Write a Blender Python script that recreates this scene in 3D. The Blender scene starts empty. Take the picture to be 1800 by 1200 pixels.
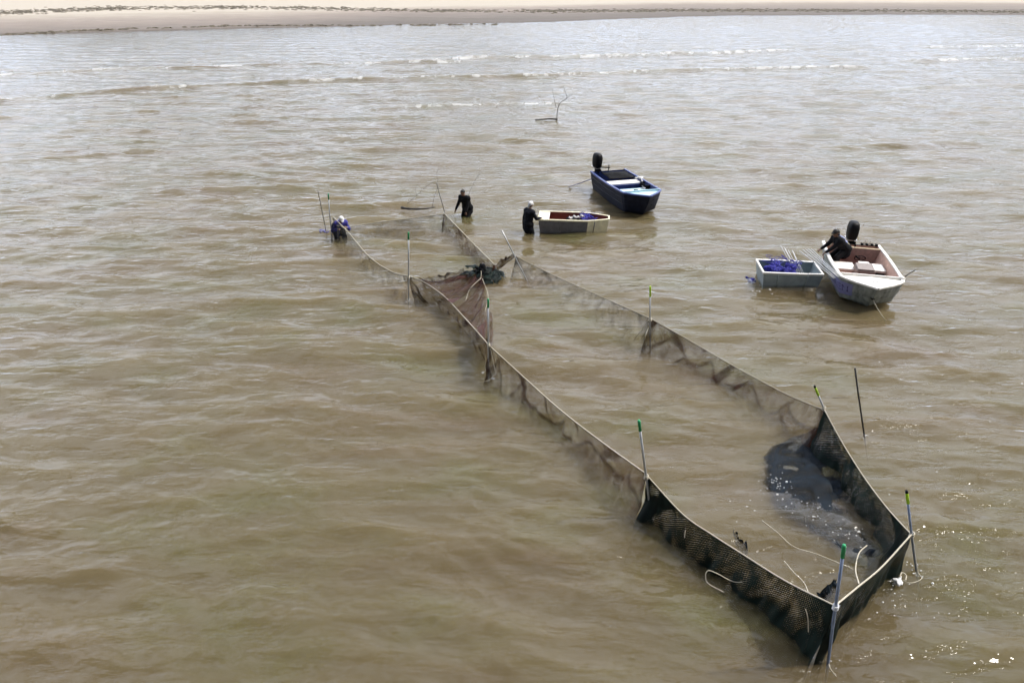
import bpy, bmesh, math, random
import numpy as np
from mathutils import Vector, Matrix, Euler

random.seed(7)
rng = np.random.default_rng(11)
S = bpy.context.scene
COL = S.collection

# ------------------------------------------------------------------ camera
CAM_H, TILT, FPX = 9.0, math.radians(28.8), 1200.0
cam = bpy.data.cameras.new('camera')
cam_o = bpy.data.objects.new('camera', cam)
COL.objects.link(cam_o)
cam_o.location = (0, 0, CAM_H)
cam_o.rotation_euler = (math.pi / 2 - TILT, 0, 0)
cam.sensor_width = 36.0
cam.lens = FPX / 1800 * 36.0
cam.clip_start = 0.1
cam.clip_end = 6000
S.camera = cam_o

# ------------------------------------------------------------------ sky, sun, exposure
SUN_EL, SUN_AZ = math.radians(58), math.radians(84)      # azimuth from +Y towards +X
w = bpy.data.worlds.new('World')
S.world = w
w.use_nodes = True
w.cycles.sampling_method = 'MANUAL'
w.cycles.sample_map_resolution = 512
nt = w.node_tree
nt.nodes.clear()
sky = nt.nodes.new('ShaderNodeTexSky')
sky.sky_type = 'NISHITA'
sky.sun_disc = False
sky.sun_elevation = SUN_EL
sky.sun_rotation = SUN_AZ
sky.dust_density = 2.0
tc = nt.nodes.new('ShaderNodeTexCoord')
mp = nt.nodes.new('ShaderNodeMapping')
mp.inputs['Scale'].default_value = (1.0, 1.0, 2.6)
mp.inputs['Location'].default_value = (0.35, 0.2, 0.0)
nz = nt.nodes.new('ShaderNodeTexNoise')
nz.inputs['Scale'].default_value = 2.6
nz.inputs['Detail'].default_value = 6
nz.inputs['Roughness'].default_value = 0.55
cr = nt.nodes.new('ShaderNodeMapRange')
cr.inputs['From Min'].default_value = 0.28
cr.inputs['From Max'].default_value = 0.55
mixc = nt.nodes.new('ShaderNodeMix')
mixc.data_type = 'RGBA'
bg = nt.nodes.new('ShaderNodeBackground')
bg.inputs['Strength'].default_value = 0.05
ow = nt.nodes.new('ShaderNodeOutputWorld')
L = nt.links.new
L(tc.outputs['Generated'], mp.inputs['Vector'])
L(mp.outputs['Vector'], nz.inputs['Vector'])
L(nz.outputs['Fac'], cr.inputs['Value'])
cm = nt.nodes.new('ShaderNodeMath')
cm.operation = 'MULTIPLY'
cm.inputs[1].default_value = 0.92
sepw = nt.nodes.new('ShaderNodeSeparateXYZ')
L(tc.outputs['Generated'], sepw.inputs[0])
ahead = nt.nodes.new('ShaderNodeMapRange')               # a bank of cloud stands over the far shore, the sky behind is open
ahead.interpolation_type = 'SMOOTHSTEP'
ahead.inputs['From Min'].default_value = -0.15
ahead.inputs['From Max'].default_value = 0.55
L(sepw.outputs['Y'], ahead.inputs['Value'])
cm2 = nt.nodes.new('ShaderNodeMath')
cm2.operation = 'MULTIPLY'
L(cr.outputs['Result'], cm2.inputs[0])
L(ahead.outputs['Result'], cm2.inputs[1])
L(cm2.outputs[0], cm.inputs[0])
L(cm.outputs[0], mixc.inputs['Factor'])
L(sky.outputs['Color'], mixc.inputs['A'])
hz = nt.nodes.new('ShaderNodeMapRange')                  # cloud: grey blue low down, bright higher up
hz.interpolation_type = 'SMOOTHSTEP'
hz.inputs['From Min'].default_value = 0.0
hz.inputs['From Max'].default_value = 0.38
L(sepw.outputs['Z'], hz.inputs['Value'])
cc = nt.nodes.new('ShaderNodeMix')
cc.data_type = 'RGBA'
cc.inputs['A'].default_value = (27.0, 31.0, 39.0, 1)
cc.inputs['B'].default_value = (60.0, 63.5, 72.0, 1)
L(hz.outputs['Result'], cc.inputs['Factor'])
L(cc.outputs['Result'], mixc.inputs['B'])
L(mixc.outputs['Result'], bg.inputs['Color'])
L(bg.outputs['Background'], ow.inputs['Surface'])

sun = bpy.data.lights.new('sun', 'SUN')
sun.energy = 4.6
sun.angle = math.radians(0.53)
sun.color = (1.0, 0.95, 0.87)
sun_o = bpy.data.objects.new('sun', sun)
COL.objects.link(sun_o)
SDIR = Vector((math.sin(SUN_AZ) * math.cos(SUN_EL), math.cos(SUN_AZ) * math.cos(SUN_EL), math.sin(SUN_EL)))
sun_o.rotation_euler = (-SDIR).to_track_quat('-Z', 'Y').to_euler()
sun_o.location = (30, 30, 50)

S.view_settings.view_transform = 'Standard'
S.view_settings.look = 'None'
S.view_settings.exposure = 0.06
S.view_settings.gamma = 1.0
S.cycles.use_denoising = True
S.cycles.max_bounces = 5
S.cycles.use_adaptive_sampling = True
S.cycles.adaptive_threshold = 0.05
S.cycles.adaptive_min_samples = 16
S.cycles.diffuse_bounces = 3
S.cycles.glossy_bounces = 3
S.cycles.transmission_bounces = 3
S.cycles.volume_bounces = 1
S.cycles.transparent_max_bounces = 24
S.cycles.sample_clamp_indirect = 6
S.cycles.sample_clamp_direct = 12

# ------------------------------------------------------------------ helpers
CF = Vector((0, math.cos(TILT), -math.sin(TILT)))
CU = Vector((0, math.sin(TILT), math.cos(TILT)))


def U(px, py, z=0.0):
    """the point at height z that stands at a pixel of the 1800x1200 photograph"""
    d = Vector(((px - 900) / FPX, 0, 0)) + CU * ((600 - py) / FPX) + CF
    t = (z - CAM_H) / d.z
    return Vector((0, 0, CAM_H)) + d * t


def link(name, mesh, mat=None, parent=None):
    o = bpy.data.objects.new(name, mesh)
    COL.objects.link(o)
    if mat is not None:
        mesh.materials.clear()
        mesh.materials.append(mat)
    if parent is not None:
        o.parent = parent
    return o


def obj(name, bm, mat, parent=None, smooth=False):
    me = bpy.data.meshes.new(name)
    bm.to_mesh(me)
    bm.free()
    if smooth:
        for p in me.polygons:
            p.use_smooth = True
    return link(name, me, mat, parent)


def tag(o, label, cat, group=None):
    o['label'] = label
    o['category'] = cat
    if group:
        o['group'] = group
    return o


def thing(name, label, cat, loc=(0, 0, 0), rz=0.0, group=None):
    o = bpy.data.objects.new(name, None)
    COL.objects.link(o)
    o.location = loc
    o.rotation_euler = (0, 0, rz)
    return tag(o, label, cat, group)


def nodes(name):
    m = bpy.data.materials.new(name)
    m.use_nodes = True
    return m, m.node_tree, m.node_tree.nodes['Principled BSDF']


def mat(name, col, rough=0.6, metal=0.0, var=0.15, scale=6.0, bump=0.0, spec=0.5, streak=None):
    """painted / cloth / metal surface with grain, wear and fine relief"""
    m, t, b = nodes(name)
    b.inputs['Roughness'].default_value = rough
    b.inputs['Metallic'].default_value = metal
    b.inputs['Specular IOR Level'].default_value = spec
    n = t.nodes.new('ShaderNodeTexNoise')
    n.inputs['Scale'].default_value = scale
    n.inputs['Detail'].default_value = 6
    c = t.nodes.new('ShaderNodeTexCoord')
    if streak:
        mpn = t.nodes.new('ShaderNodeMapping')
        mpn.inputs['Scale'].default_value = streak
        t.links.new(c.outputs['Object'], mpn.inputs['Vector'])
        t.links.new(mpn.outputs['Vector'], n.inputs['Vector'])
    else:
        t.links.new(c.outputs['Object'], n.inputs['Vector'])
    r = t.nodes.new('ShaderNodeValToRGB')
    r.color_ramp.elements[0].position = 0.3
    r.color_ramp.elements[1].position = 0.7
    r.color_ramp.elements[0].color = tuple(x * (1 - var) for x in col) + (1,)
    r.color_ramp.elements[1].color = tuple(min(1, x * (1 + var)) for x in col) + (1,)
    t.links.new(n.outputs['Fac'], r.inputs['Fac'])
    t.links.new(r.outputs['Color'], b.inputs['Base Color'])
    if bump:
        bn = t.nodes.new('ShaderNodeBump')
        bn.inputs['Strength'].default_value = bump
        bn.inputs['Distance'].default_value = 0.02
        t.links.new(n.outputs['Fac'], bn.inputs['Height'])
        t.links.new(bn.outputs['Normal'], b.inputs['Normal'])
    return m


def grid_mesh(name, P):
    """P: rows x cols x 3 array"""
    h, ww = P.shape[:2]
    me = bpy.data.meshes.new(name)
    idx = np.arange(h * ww).reshape(h, ww)
    f = np.stack([idx[:-1, :-1], idx[:-1, 1:], idx[1:, 1:], idx[1:, :-1]], -1).reshape(-1, 4)
    me.vertices.add(h * ww)
    me.vertices.foreach_set('co', P.reshape(-1).astype(np.float32))
    me.loops.add(f.size)
    me.loops.foreach_set('vertex_index', f.reshape(-1).astype(np.int32))
    me.polygons.add(len(f))
    me.polygons.foreach_set('loop_start', (np.arange(len(f)) * 4).astype(np.int32))
    me.polygons.foreach_set('loop_total', np.full(len(f), 4, np.int32))
    me.polygons.foreach_set('use_smooth', np.ones(len(f), bool))
    me.update()
    return me


def smooth01(t):
    t = np.clip(t, 0, 1)
    return t * t * (3 - 2 * t)


def vnoise(x, y, seed=0):
    """cheap smooth value noise in [-1, 1]"""
    r = np.random.default_rng(seed)
    tab = r.uniform(-1, 1, (256, 256))
    xi, yi = np.floor(x).astype(int), np.floor(y).astype(int)
    fx, fy = smooth01(x - xi), smooth01(y - yi)
    a = tab[xi & 255, yi & 255]
    b = tab[(xi + 1) & 255, yi & 255]
    c = tab[xi & 255, (yi + 1) & 255]
    d = tab[(xi + 1) & 255, (yi + 1) & 255]
    return (a * (1 - fx) + b * fx) * (1 - fy) + (c * (1 - fx) + d * fx) * fy


# ------------------------------------------------------------------ water
DEPTH = 0.62


def shoreline(X):
    """distance of the water's edge for a given X"""
    a = np.interp(X, [-300, -110, -75, -42, -15, 8, 25, 45, 80, 150, 400],
                  [60, 98, 111, 123, 131, 138, 148, 155, 158, 154, 145])
    return a + 0.9 * vnoise(X / 9.0, X * 0 + 3.3, 5) + 0.4 * vnoise(X / 2.5, X * 0 + 7.1, 6)


def swell_lines(X, Y):
    """low spilling wavelets that run in towards the beach: height and foam"""
    h = np.zeros_like(X)
    fm = np.zeros_like(X)
    lines = [  # pixel course, height, half width (m), foam
        ([(-400, 200), (0, 177), (250, 159), (520, 146), (640, 140), (900, 136), (1150, 125), (1400, 120), (1560, 118)], 0.27, 0.6, 0.7),
        ([(-400, 150), (0, 133), (200, 122), (420, 117), (700, 110), (860, 108)], 0.24, 0.8, 0.7),
        ([(700, 106), (950, 101), (1150, 97), (1300, 92), (1420, 88)], 0.28, 1.3, 0.7),
        ([(1560, 112), (1700, 106), (1800, 105), (1900, 104)], 0.28, 1.3, 0.7),
        ([(560, 196), (700, 190), (900, 186), (1100, 178)], 0.10, 0.6, 0.5),
        ([(1350, 165), (1550, 158), (1750, 152), (1900, 150)], 0.14, 0.8, 0.2),
        ([(-60, 290), (60, 284), (230, 272), (380, 270)], 0.10, 0.45, 0.0),
        ([(1450, 84), (1650, 82), (1900, 80)], 0.14, 1.6, 0.5),
    ]
    for pts, amp, hw, fo in lines:
        g = [U(a, b) for a, b in pts]
        xs = np.array([p.x for p in g])
        ys = np.array([p.y for p in g])
        yc = np.interp(X, xs, ys) + 0.7 * vnoise(X / 6, X * 0 + amp * 50, 21) + 0.25 * vnoise(X / 1.7, X * 0 + amp * 90, 22)
        end = smooth01((X - xs[0]) / 5) * smooth01((xs[-1] - X) / 5)
        mod = 0.74 + 0.3 * vnoise(X / 5, X * 0 + amp * 30, 23)
        d = (Y - yc) / hw
        prof = np.where(d < 0, np.exp(-(d * 1.7) ** 2), np.exp(-(d * 0.8) ** 2))
        h += amp * end * mod * prof
        br = smooth01((vnoise(X / 3.2, X * 0 + amp * 70, 25) + vnoise(X / 0.8, X * 0 + amp * 11, 27) * 0.6 + 0.75) * 0.9)
        fl = np.exp(-((d + 0.35) * 2.0) ** 2) + 0.30 * np.exp(-((d - 1.0) * 0.9) ** 2)
        tex = smooth01(0.55 + 0.9 * vnoise(X * 2.2, Y * 1.3, 31) + 0.5 * vnoise(X * 6, Y * 3.1, 32))
        fm += fo * end * br * fl * tex
    return h, fm


def make_water():
    ys = [-40.0, -20.0, -8.0, 0.0, 3.0]
    y = 4.6
    while y < 186:
        ys.append(y)
        y += 0.030 + 0.0049 * max(y - 6.0, 0)
    ys += [215.0]
    ys = np.array(ys)
    nc = 880
    u = np.linspace(-1, 1, nc)
    ext = np.array([1.03, 1.1, 1.3, 1.8, 3.0])
    u = np.concatenate([-ext[::-1], u, ext])
    half = 5.5 + 0.80 * np.maximum(ys, 0)
    X = half[:, None] * u[None, :]
    X[:, 0] = -420
    X[:, -1] = 420
    Y = np.repeat(ys[:, None], len(u), 1)
    dy = np.gradient(ys)[:, None]
    dx = np.gradient(X, axis=1)
    H = np.zeros_like(X)
    DX = np.zeros_like(X)
    DY = np.zeros_like(X)
    r = np.random.default_rng(3)
    N = 90
    lam = np.exp(r.uniform(math.log(0.20), math.log(3.6), N))
    main = math.radians(-97)
    gusts = [(0.85 + 0.75 * vnoise(X / sc, Y / sc * 1.4, 40 + j)).astype(np.float32) for j, sc in enumerate((3.0, 3.6, 4.4, 5.5, 7.0))]
    X32, Y32 = X.astype(np.float32), Y.astype(np.float32)
    for i in range(N):
        l = lam[i]
        k = 2 * math.pi / l
        spread = 0.34 if l > 0.5 else 0.45
        a = main + r.normal(0, spread)
        kx, ky = k * math.cos(a), k * math.sin(a)
        slope = 0.038 * (0.85 if l < 0.5 else 1.05 if l < 0.9 else 0.85 if l < 1.6 else 0.62)
        amp = slope / k
        cell = np.abs(kx) * np.abs(dx) + np.abs(ky) * dy
        f = 1 - smooth01((cell - 0.9) / 0.9)
        # patches of rougher and smoother water
        ph = (np.float32(kx) * X32 + np.float32(ky) * Y32 + np.float32(r.uniform(0, 6.28)))
        A = (amp * f).astype(np.float32) * gusts[i % 5]
        H += A * np.sin(ph)
        q = 0.9
        DX += q * A * math.cos(a) * np.cos(ph)
        DY += q * A * math.sin(a) * np.cos(ph)
    sh, foam = swell_lines(X, Y)
    # calm down towards the edge of the beach
    calm = smooth01((shoreline(X) - Y) / 45) * 0.8 + 0.2
    H = H * calm + sh * np.minimum(1, calm + 0.4)
    P = np.stack([X + DX * calm, Y + DY * calm, H], -1)
    # the sheet closes the body of water from above, the sea bed from below
    me = grid_mesh('water', P)
    at = me.attributes.new('foam', 'FLOAT', 'POINT')
    at.data.foreach_set('value', np.clip(foam, 0, 1).reshape(-1).astype(np.float32))
    return me


def water_material():
    m = bpy.data.materials.new('muddy_water')
    m.use_nodes = True
    t = m.node_tree
    t.nodes.clear()
    N = t.nodes.new
    K = t.links.new
    out = N('ShaderNodeOutputMaterial')
    geo = N('ShaderNodeNewGeometry')
    # fine ripples
    def layer(scale, sx, sy, detail):
        mpn = N('ShaderNodeMapping')
        mpn.inputs['Scale'].default_value = (sx, sy, 1)
        mpn.inputs['Rotation'].default_value = (0, 0, math.radians(7))
        K(geo.outputs['Position'], mpn.inputs['Vector'])
        n = N('ShaderNodeTexNoise')
        n.inputs['Scale'].default_value = scale
        n.inputs['Detail'].default_value = detail
        n.inputs['Roughness'].default_value = 0.5
        K(mpn.outputs['Vector'], n.inputs['Vector'])
        return n
    n1 = layer(1.0, 1.3, 4.0, 4)
    n2 = layer(1.0, 6.0, 11.0, 2)
    b1 = N('ShaderNodeBump')
    b1.inputs['Strength'].default_value = 1.0
    b1.inputs['Distance'].default_value = 0.062
    rd = N('ShaderNodeMath')
    rd.operation = 'MULTIPLY_ADD'
    rd.inputs[1].default_value = 2.0
    rd.inputs[2].default_value = -1.0
    K(n1.outputs['Fac'], rd.inputs[0])
    ra = N('ShaderNodeMath')
    ra.operation = 'ABSOLUTE'
    K(rd.outputs[0], ra.inputs[0])
    rs = N('ShaderNodeMath')
    rs.operation = 'MULTIPLY_ADD'          # sharp little crests
    rs.inputs[1].default_value = -0.55
    K(ra.outputs[0], rs.inputs[0])
    K(n1.outputs['Fac'], rs.inputs[2])
    K(rs.outputs[0], b1.inputs['Height'])
    b2 = N('ShaderNodeBump')
    b2.inputs['Strength'].default_value = 1.0
    b2.inputs['Distance'].default_value = 0.005
    K(n2.outputs['Fac'], b2.inputs['Height'])
    K(b1.outputs['Normal'], b2.inputs['Normal'])
    fr = N('ShaderNodeFresnel')
    fr.inputs['IOR'].default_value = 1.33
    K(b2.outputs['Normal'], fr.inputs['Normal'])
    inv = N('ShaderNodeMath')
    inv.operation = 'SUBTRACT'
    inv.inputs[0].default_value = 1
    K(geo.outputs['Backfacing'], inv.inputs[1])
    fm = N('ShaderNodeMath')
    fm.operation = 'MULTIPLY'
    K(fr.outputs['Fac'], fm.inputs[0])
    K(inv.outputs[0], fm.inputs[1])
    gl = N('ShaderNodeBsdfGlossy')
    gl.inputs['Roughness'].default_value = 0.045
    K(b2.outputs['Normal'], gl.inputs['Normal'])
    tr = N('ShaderNodeBsdfTransparent')
    mx = N('ShaderNodeMixShader')
    K(fm.outputs[0], mx.inputs['Fac'])
    K(tr.outputs[0], mx.inputs[1])
    K(gl.outputs[0], mx.inputs[2])
    # thin drifting film of silt and algae, in broad patches
    def patch(scale, lo, hi, t0, t1):
        n = layer(1.0, scale, scale * 1.7, 4)
        r_ = N('ShaderNodeMapRange')
        r_.inputs['From Min'].default_value = lo
        r_.inputs['From Max'].default_value = hi
        r_.inputs['To Min'].default_value = t0
        r_.inputs['To Max'].default_value = t1
        K(n.outputs['Fac'], r_.inputs['Value'])
        return r_.outputs['Result']
    silt = N('ShaderNodeBsdfDiffuse')
    sc = N('ShaderNodeMix')
    sc.data_type = 'RGBA'
    sc.inputs['A'].default_value = (0.175, 0.120, 0.070, 1)
    sc.inputs['B'].default_value = (0.125, 0.125, 0.046, 1)
    K(patch(0.22, 0.38, 0.62, 0, 1), sc.inputs['Factor'])
    K(sc.outputs['Result'], silt.inputs['Color'])
    mxs = N('ShaderNodeMixShader')
    K(patch(0.45, 0.35, 0.68, 0.03, 0.34), mxs.inputs['Fac'])
    K(tr.outputs[0], mxs.inputs[1])
    K(silt.outputs[0], mxs.inputs[2])
    K(mxs.outputs[0], mx.inputs[1])
    # foam on the breaking wavelets
    at = N('ShaderNodeAttribute')
    at.attribute_name = 'foam'
    df = N('ShaderNodeBsdfDiffuse')
    df.inputs['Color'].default_value = (0.60, 0.60, 0.58, 1)
    mx2 = N('ShaderNodeMixShader')
    K(at.outputs['Fac'], mx2.inputs['Fac'])
    K(mx.outputs[0], mx2.inputs[1])
    K(df.outputs[0], mx2.inputs[2])
    K(mx2.outputs[0], out.inputs['Surface'])
    ALB = (0.45, 0.368, 0.21, 1)
    vs = N('ShaderNodeVolumeScatter')
    vs.inputs['Color'].default_value = ALB
    vs.inputs['Density'].default_value = 2.0
    va = N('ShaderNodeVolumeAbsorption')
    va.inputs['Color'].default_value = ALB
    va.inputs['Density'].default_value = 2.0
    ad = N('ShaderNodeAddShader')
    K(vs.outputs[0], ad.inputs[0])
    K(va.outputs[0], ad.inputs[1])
    K(ad.outputs[0], out.inputs['Volume'])
    m.cycles.homogeneous_volume = True
    return m


water = link('water', make_water(), water_material())
water['kind'] = 'structure'

# ------------------------------------------------------------------ sea bed and beach: one sheet of ground


def ground_height(X, Y):
    s = Y - shoreline(X)
    z = np.where(s < 0, np.maximum(s * 0.03, -DEPTH - 0.45 * smooth01((17 - Y) / 6)), 0)
    land = np.maximum(s, 0)
    bank = 0.16 * smooth01(land / 1.6) * smooth01((-X - 20) / 30)     # small cut bank on the left
    z = z + bank + 0.010 * np.minimum(land, 60) + 0.018 * np.maximum(land - 40, 0)
    z = np.minimum(z, 2.6 + 0 * z)
    z += 0.03 * vnoise(X / 7, Y / 3, 51) * smooth01(land / 6) + 0.12 * vnoise(X / 30, Y / 14, 52) * smooth01((land - 30) / 40)
    # dunes well behind the beach
    z += smooth01((Y - 262) / 40) * (2.2 + 1.6 * vnoise(X / 25, Y / 25, 53))
    return z


gy = np.concatenate([np.array([-400, -100, -40.0]), np.linspace(-10, 85, 40), np.linspace(88, 185, 200), np.linspace(187, 330, 80), np.array([400, 700, 1500, 4000.0])])
gx = np.concatenate([np.array([-4000, -1200, -500.0]), np.linspace(-330, 330, 420), np.array([500, 1200, 4000.0])])
GX, GY = np.meshgrid(gx, gy)
ground_me = grid_mesh('beach', np.stack([GX, GY, ground_height(GX, GY)], -1))


def sand_material():
    m, t, b = nodes('sand')
    N, K = t.nodes.new, t.links.new
    geo = N('ShaderNodeNewGeometry')
    sep = N('ShaderNodeSeparateXYZ')
    K(geo.outputs['Position'], sep.inputs[0])
    n = N('ShaderNodeTexNoise')
    n.inputs['Scale'].default_value = 0.35
    n.inputs['Detail'].default_value = 8
    K(geo.outputs['Position'], n.inputs['Vector'])
    # wet sand is darker: it follows the height above the water, broken up by noise
    hh = N('ShaderNodeMath')
    hh.operation = 'MULTIPLY_ADD'
    hh.inputs[1].default_value = 0.16
    K(n.outputs['Fac'], hh.inputs[0])
    K(sep.outputs['Z'], hh.inputs[2])
    r = N('ShaderNodeValToRGB')
    e = r.color_ramp.elements
    e[0].position = 0.0
    e[0].color = (0.075, 0.06, 0.045, 1)
    e[1].position = 0.74
    e[1].color = (0.40, 0.35, 0.28, 1)
    x = e.new(0.2)
    x.color = (0.11, 0.088, 0.068, 1)
    x = e.new(0.46)
    x.color = (0.22, 0.175, 0.14, 1)
    x = e.new(0.62)
    x.color = (0.33, 0.285, 0.225, 1)
    K(hh.outputs[0], r.inputs['Fac'])
    n2 = N('ShaderNodeTexNoise')
    n2.inputs['Scale'].default_value = 3
    n2.inputs['Detail'].default_value = 10
    K(geo.outputs['Position'], n2.inputs['Vector'])
    mx = N('ShaderNodeMix')
    mx.data_type = 'RGBA'
    mx.blend_type = 'MULTIPLY'
    mx.inputs['Factor'].default_value = 0.5
    rr = N('ShaderNodeMapRange')
    rr.inputs['To Min'].default_value = 0.7
    rr.inputs['To Max'].default_value = 1.25
    K(n2.outputs['Fac'], rr.inputs['Value'])
    K(r.outputs['Color'], mx.inputs['A'])
    K(rr.outputs['Result'], mx.inputs['B'])
    K(mx.outputs['Result'], b.inputs['Base Color'])
    b.inputs['Roughness'].default_value = 0.8
    bn = N('ShaderNodeBump')
    bn.inputs['Distance'].default_value = 0.05
    bn.inputs['Strength'].default_value = 0.5
    K(n2.outputs['Fac'], bn.inputs['Height'])
    K(bn.outputs['Normal'], b.inputs['Normal'])
    return m


beach = link('beach', ground_me, sand_material())
beach['kind'] = 'structure'


# ------------------------------------------------------------------ shape helpers


def UY(px, py, Y):
    """the point of the upright plane at distance Y that stands at a pixel of the photograph"""
    d = Vector(((px - 900) / FPX, 0, 0)) + CU * ((600 - py) / FPX) + CF
    return Vector((0, 0, CAM_H)) + d * (Y / d.y)


def box(bm, c, size, rot=None, bev=0.0, seg=2):
    r = bmesh.ops.create_cube(bm, size=1.0)
    vs = r['verts']
    M = Matrix.Translation(Vector(c))
    if rot is not None:
        M = M @ Euler(rot).to_matrix().to_4x4()
    M = M @ Matrix.Diagonal(Vector(size).to_4d())
    bmesh.ops.transform(bm, matrix=M, verts=vs)
    if bev > 0:
        es = list({e for v in vs for e in v.link_edges})
        bmesh.ops.bevel(bm, geom=es, offset=bev, segments=seg, affect='EDGES', profile=0.5)
    return bm


def tube(bm, pts, rad, seg=8, caps=True):
    pts = [Vector(p) for p in pts]
    n = len(pts)
    if not hasattr(rad, '__len__'):
        rad = [rad] * n
    rings = []
    ref = None
    for i, p in enumerate(pts):
        d = (pts[min(i + 1, n - 1)] - pts[max(i - 1, 0)])
        d = d.normalized() if d.length > 1e-9 else Vector((0, 0, 1))
        if ref is None:
            ref = Vector((0, 0, 1)) if abs(d.z) < 0.9 else Vector((1, 0, 0))
        a = (ref - d * ref.dot(d)).normalized()
        b = d.cross(a)
        ref = a
        rings.append([bm.verts.new(p + (a * math.cos(2 * math.pi * k / seg) + b * math.sin(2 * math.pi * k / seg)) * rad[i]) for k in range(seg)])
    for i in range(n - 1):
        for k in range(seg):
            bm.faces.new((rings[i][k], rings[i][(k + 1) % seg], rings[i + 1][(k + 1) % seg], rings[i + 1][k]))
    if caps:
        bm.faces.new(rings[0][::-1])
        bm.faces.new(rings[-1])
    return bm


def spline(pts, n):
    """Catmull-Rom through pts, n samples"""
    P = np.array([list(p) for p in pts], float)
    P = np.concatenate([[2 * P[0] - P[1]], P, [2 * P[-1] - P[-2]]])
    m = len(P) - 3
    out = []
    for t in np.linspace(0, m - 1e-6, n):
        i = int(t)
        f = t - i
        a, b, c, d = P[i], P[i + 1], P[i + 2], P[i + 3]
        out.append(0.5 * ((2 * b) + (c - a) * f + (2 * a - 5 * b + 4 * c - d) * f * f + (3 * b - a - 3 * c + d) * f ** 3))
    return np.array(out)


def capsule(bm, a, b, ra, rb, seg=10):
    """tapered limb segment with round ends"""
    a, b = Vector(a), Vector(b)
    d = b - a
    n = 5
    pts, rad = [], []
    u = d.normalized() if d.length > 1e-6 else Vector((0, 0, 1))
    for i in range(n):
        t = math.pi / 2 * (1 - (i + 0.15) / n)
        pts.append(a - u * ra * math.sin(t))
        rad.append(ra * math.cos(t))
    for i in range(n):
        t = math.pi / 2 * ((i + 0.85) / n)
        pts.append(b + u * rb * math.sin(t))
        rad.append(rb * math.cos(t))
    tube(bm, pts, rad, seg)


def remeshed(name, bm, vox, mt, parent=None, smooth_it=4):
    """fuse overlapping solids into one continuous skin"""
    o = obj('tmp', bm, None)
    r = o.modifiers.new('r', 'REMESH')
    r.mode = 'VOXEL'
    r.voxel_size = vox
    r.use_smooth_shade = True
    sm = o.modifiers.new('s', 'SMOOTH')
    sm.iterations = smooth_it
    sm.factor = 0.5
    dg = bpy.context.evaluated_depsgraph_get()
    me = bpy.data.meshes.new_from_object(o.evaluated_get(dg))
    me.name = name
    bpy.data.objects.remove(o)
    for p in me.polygons:
        p.use_smooth = True
    return link(name, me, mt, parent)


# ------------------------------------------------------------------ materials
M_ALU = mat('weathered_aluminium', (0.22, 0.24, 0.225), 0.5, 0.0, 0.40, 4, 0.2, 0.5, (2.2, 2.2, 0.5))
M_PALE = mat('pale_grey_paint', (0.27, 0.32, 0.33), 0.5, 0, 0.18, 4, 0.1)
M_WHITE = mat('white_gelcoat', (0.78, 0.75, 0.70), 0.4, 0, 0.08, 5)
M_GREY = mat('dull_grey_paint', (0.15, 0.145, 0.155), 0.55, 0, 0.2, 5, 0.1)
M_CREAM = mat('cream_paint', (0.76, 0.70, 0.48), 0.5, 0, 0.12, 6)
M_PINK = mat('faded_red_brown_liner', (0.58, 0.38, 0.30), 0.6, 0, 0.2, 7)
M_MAROON = mat('dark_red_carpet', (0.10, 0.025, 0.025), 0.9, 0, 0.3, 20)
M_GREYBOX = mat('grey_brown_plastic', (0.23, 0.19, 0.17), 0.55, 0, 0.12, 8)
M_BLACK = mat('black_plastic', (0.004, 0.004, 0.005), 0.5, 0, 0.3, 10, 0, 0.18)
M_RUBBER = mat('black_rubber', (0.009, 0.009, 0.010), 0.8, 0, 0.3, 10, 0, 0.1)
M_NAVY = mat('navy_paint', (0.008, 0.012, 0.028), 0.55, 0, 0.3, 6, 0, 0.2)
M_BLUE = mat('blue_paint', (0.030, 0.052, 0.19), 0.45, 0, 0.25, 6)
M_PALEBLUE = mat('pale_blue_paint', (0.42, 0.62, 0.70), 0.5, 0, 0.14, 6)
M_RED = mat('orange_red_paint', (0.24, 0.075, 0.045), 0.6, 0, 0.2, 6)
M_BANNER = mat('purple_banner_vinyl', (0.20, 0.20, 0.40), 0.5, 0, 0.1, 9)
M_LETTER = mat('dark_blue_lettering', (0.045, 0.04, 0.13), 0.5, 0, 0.1, 9)
M_BLUENET = mat('blue_netting', (0.018, 0.017, 0.22), 0.85, 0, 0.75, 26, 1.0)
M_BLUENET2 = mat('blue_netting_thread', (0.03, 0.03, 0.30), 0.7, 0, 0.4, 30)
M_ROPE = mat('cream_rope', (0.45, 0.41, 0.32), 0.85, 0, 0.3, 40, 0.4)
M_GALV = mat('galvanised_pole', (0.42, 0.43, 0.44), 0.42, 0.5, 0.2, 9)
M_BLUEPOLE = mat('blue_grey_pole', (0.20, 0.25, 0.36), 0.45, 0.2, 0.2, 9)
M_DARKPOLE = mat('dark_pole', (0.045, 0.042, 0.04), 0.6, 0, 0.3, 9)
M_GREEN = mat('green_sleeve', (0.015, 0.27, 0.10), 0.5, 0, 0.15, 9)
M_LIME = mat('lime_sleeve', (0.42, 0.70, 0.02), 0.5, 0, 0.1, 9)
M_WOOD = mat('wet_dead_wood', (0.06, 0.055, 0.05), 0.8, 0, 0.4, 12, 0.4)
M_TWIG = mat('grey_twig', (0.22, 0.21, 0.20), 0.85, 0, 0.3, 12, 0.3)
M_WEED = mat('seaweed', (0.10, 0.082, 0.055), 0.85, 0, 0.5, 1.5)
M_SKIN = mat('skin', (0.20, 0.105, 0.065), 0.55, 0, 0.08, 15)
M_CLOTH = mat('black_waders', (0.008, 0.008, 0.010), 0.85, 0, 0.3, 14, 0.3, 0.15)
M_CLOTH2 = mat('dark_navy_jacket', (0.008, 0.009, 0.014), 0.85, 0, 0.3, 14, 0.3, 0.15)
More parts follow.
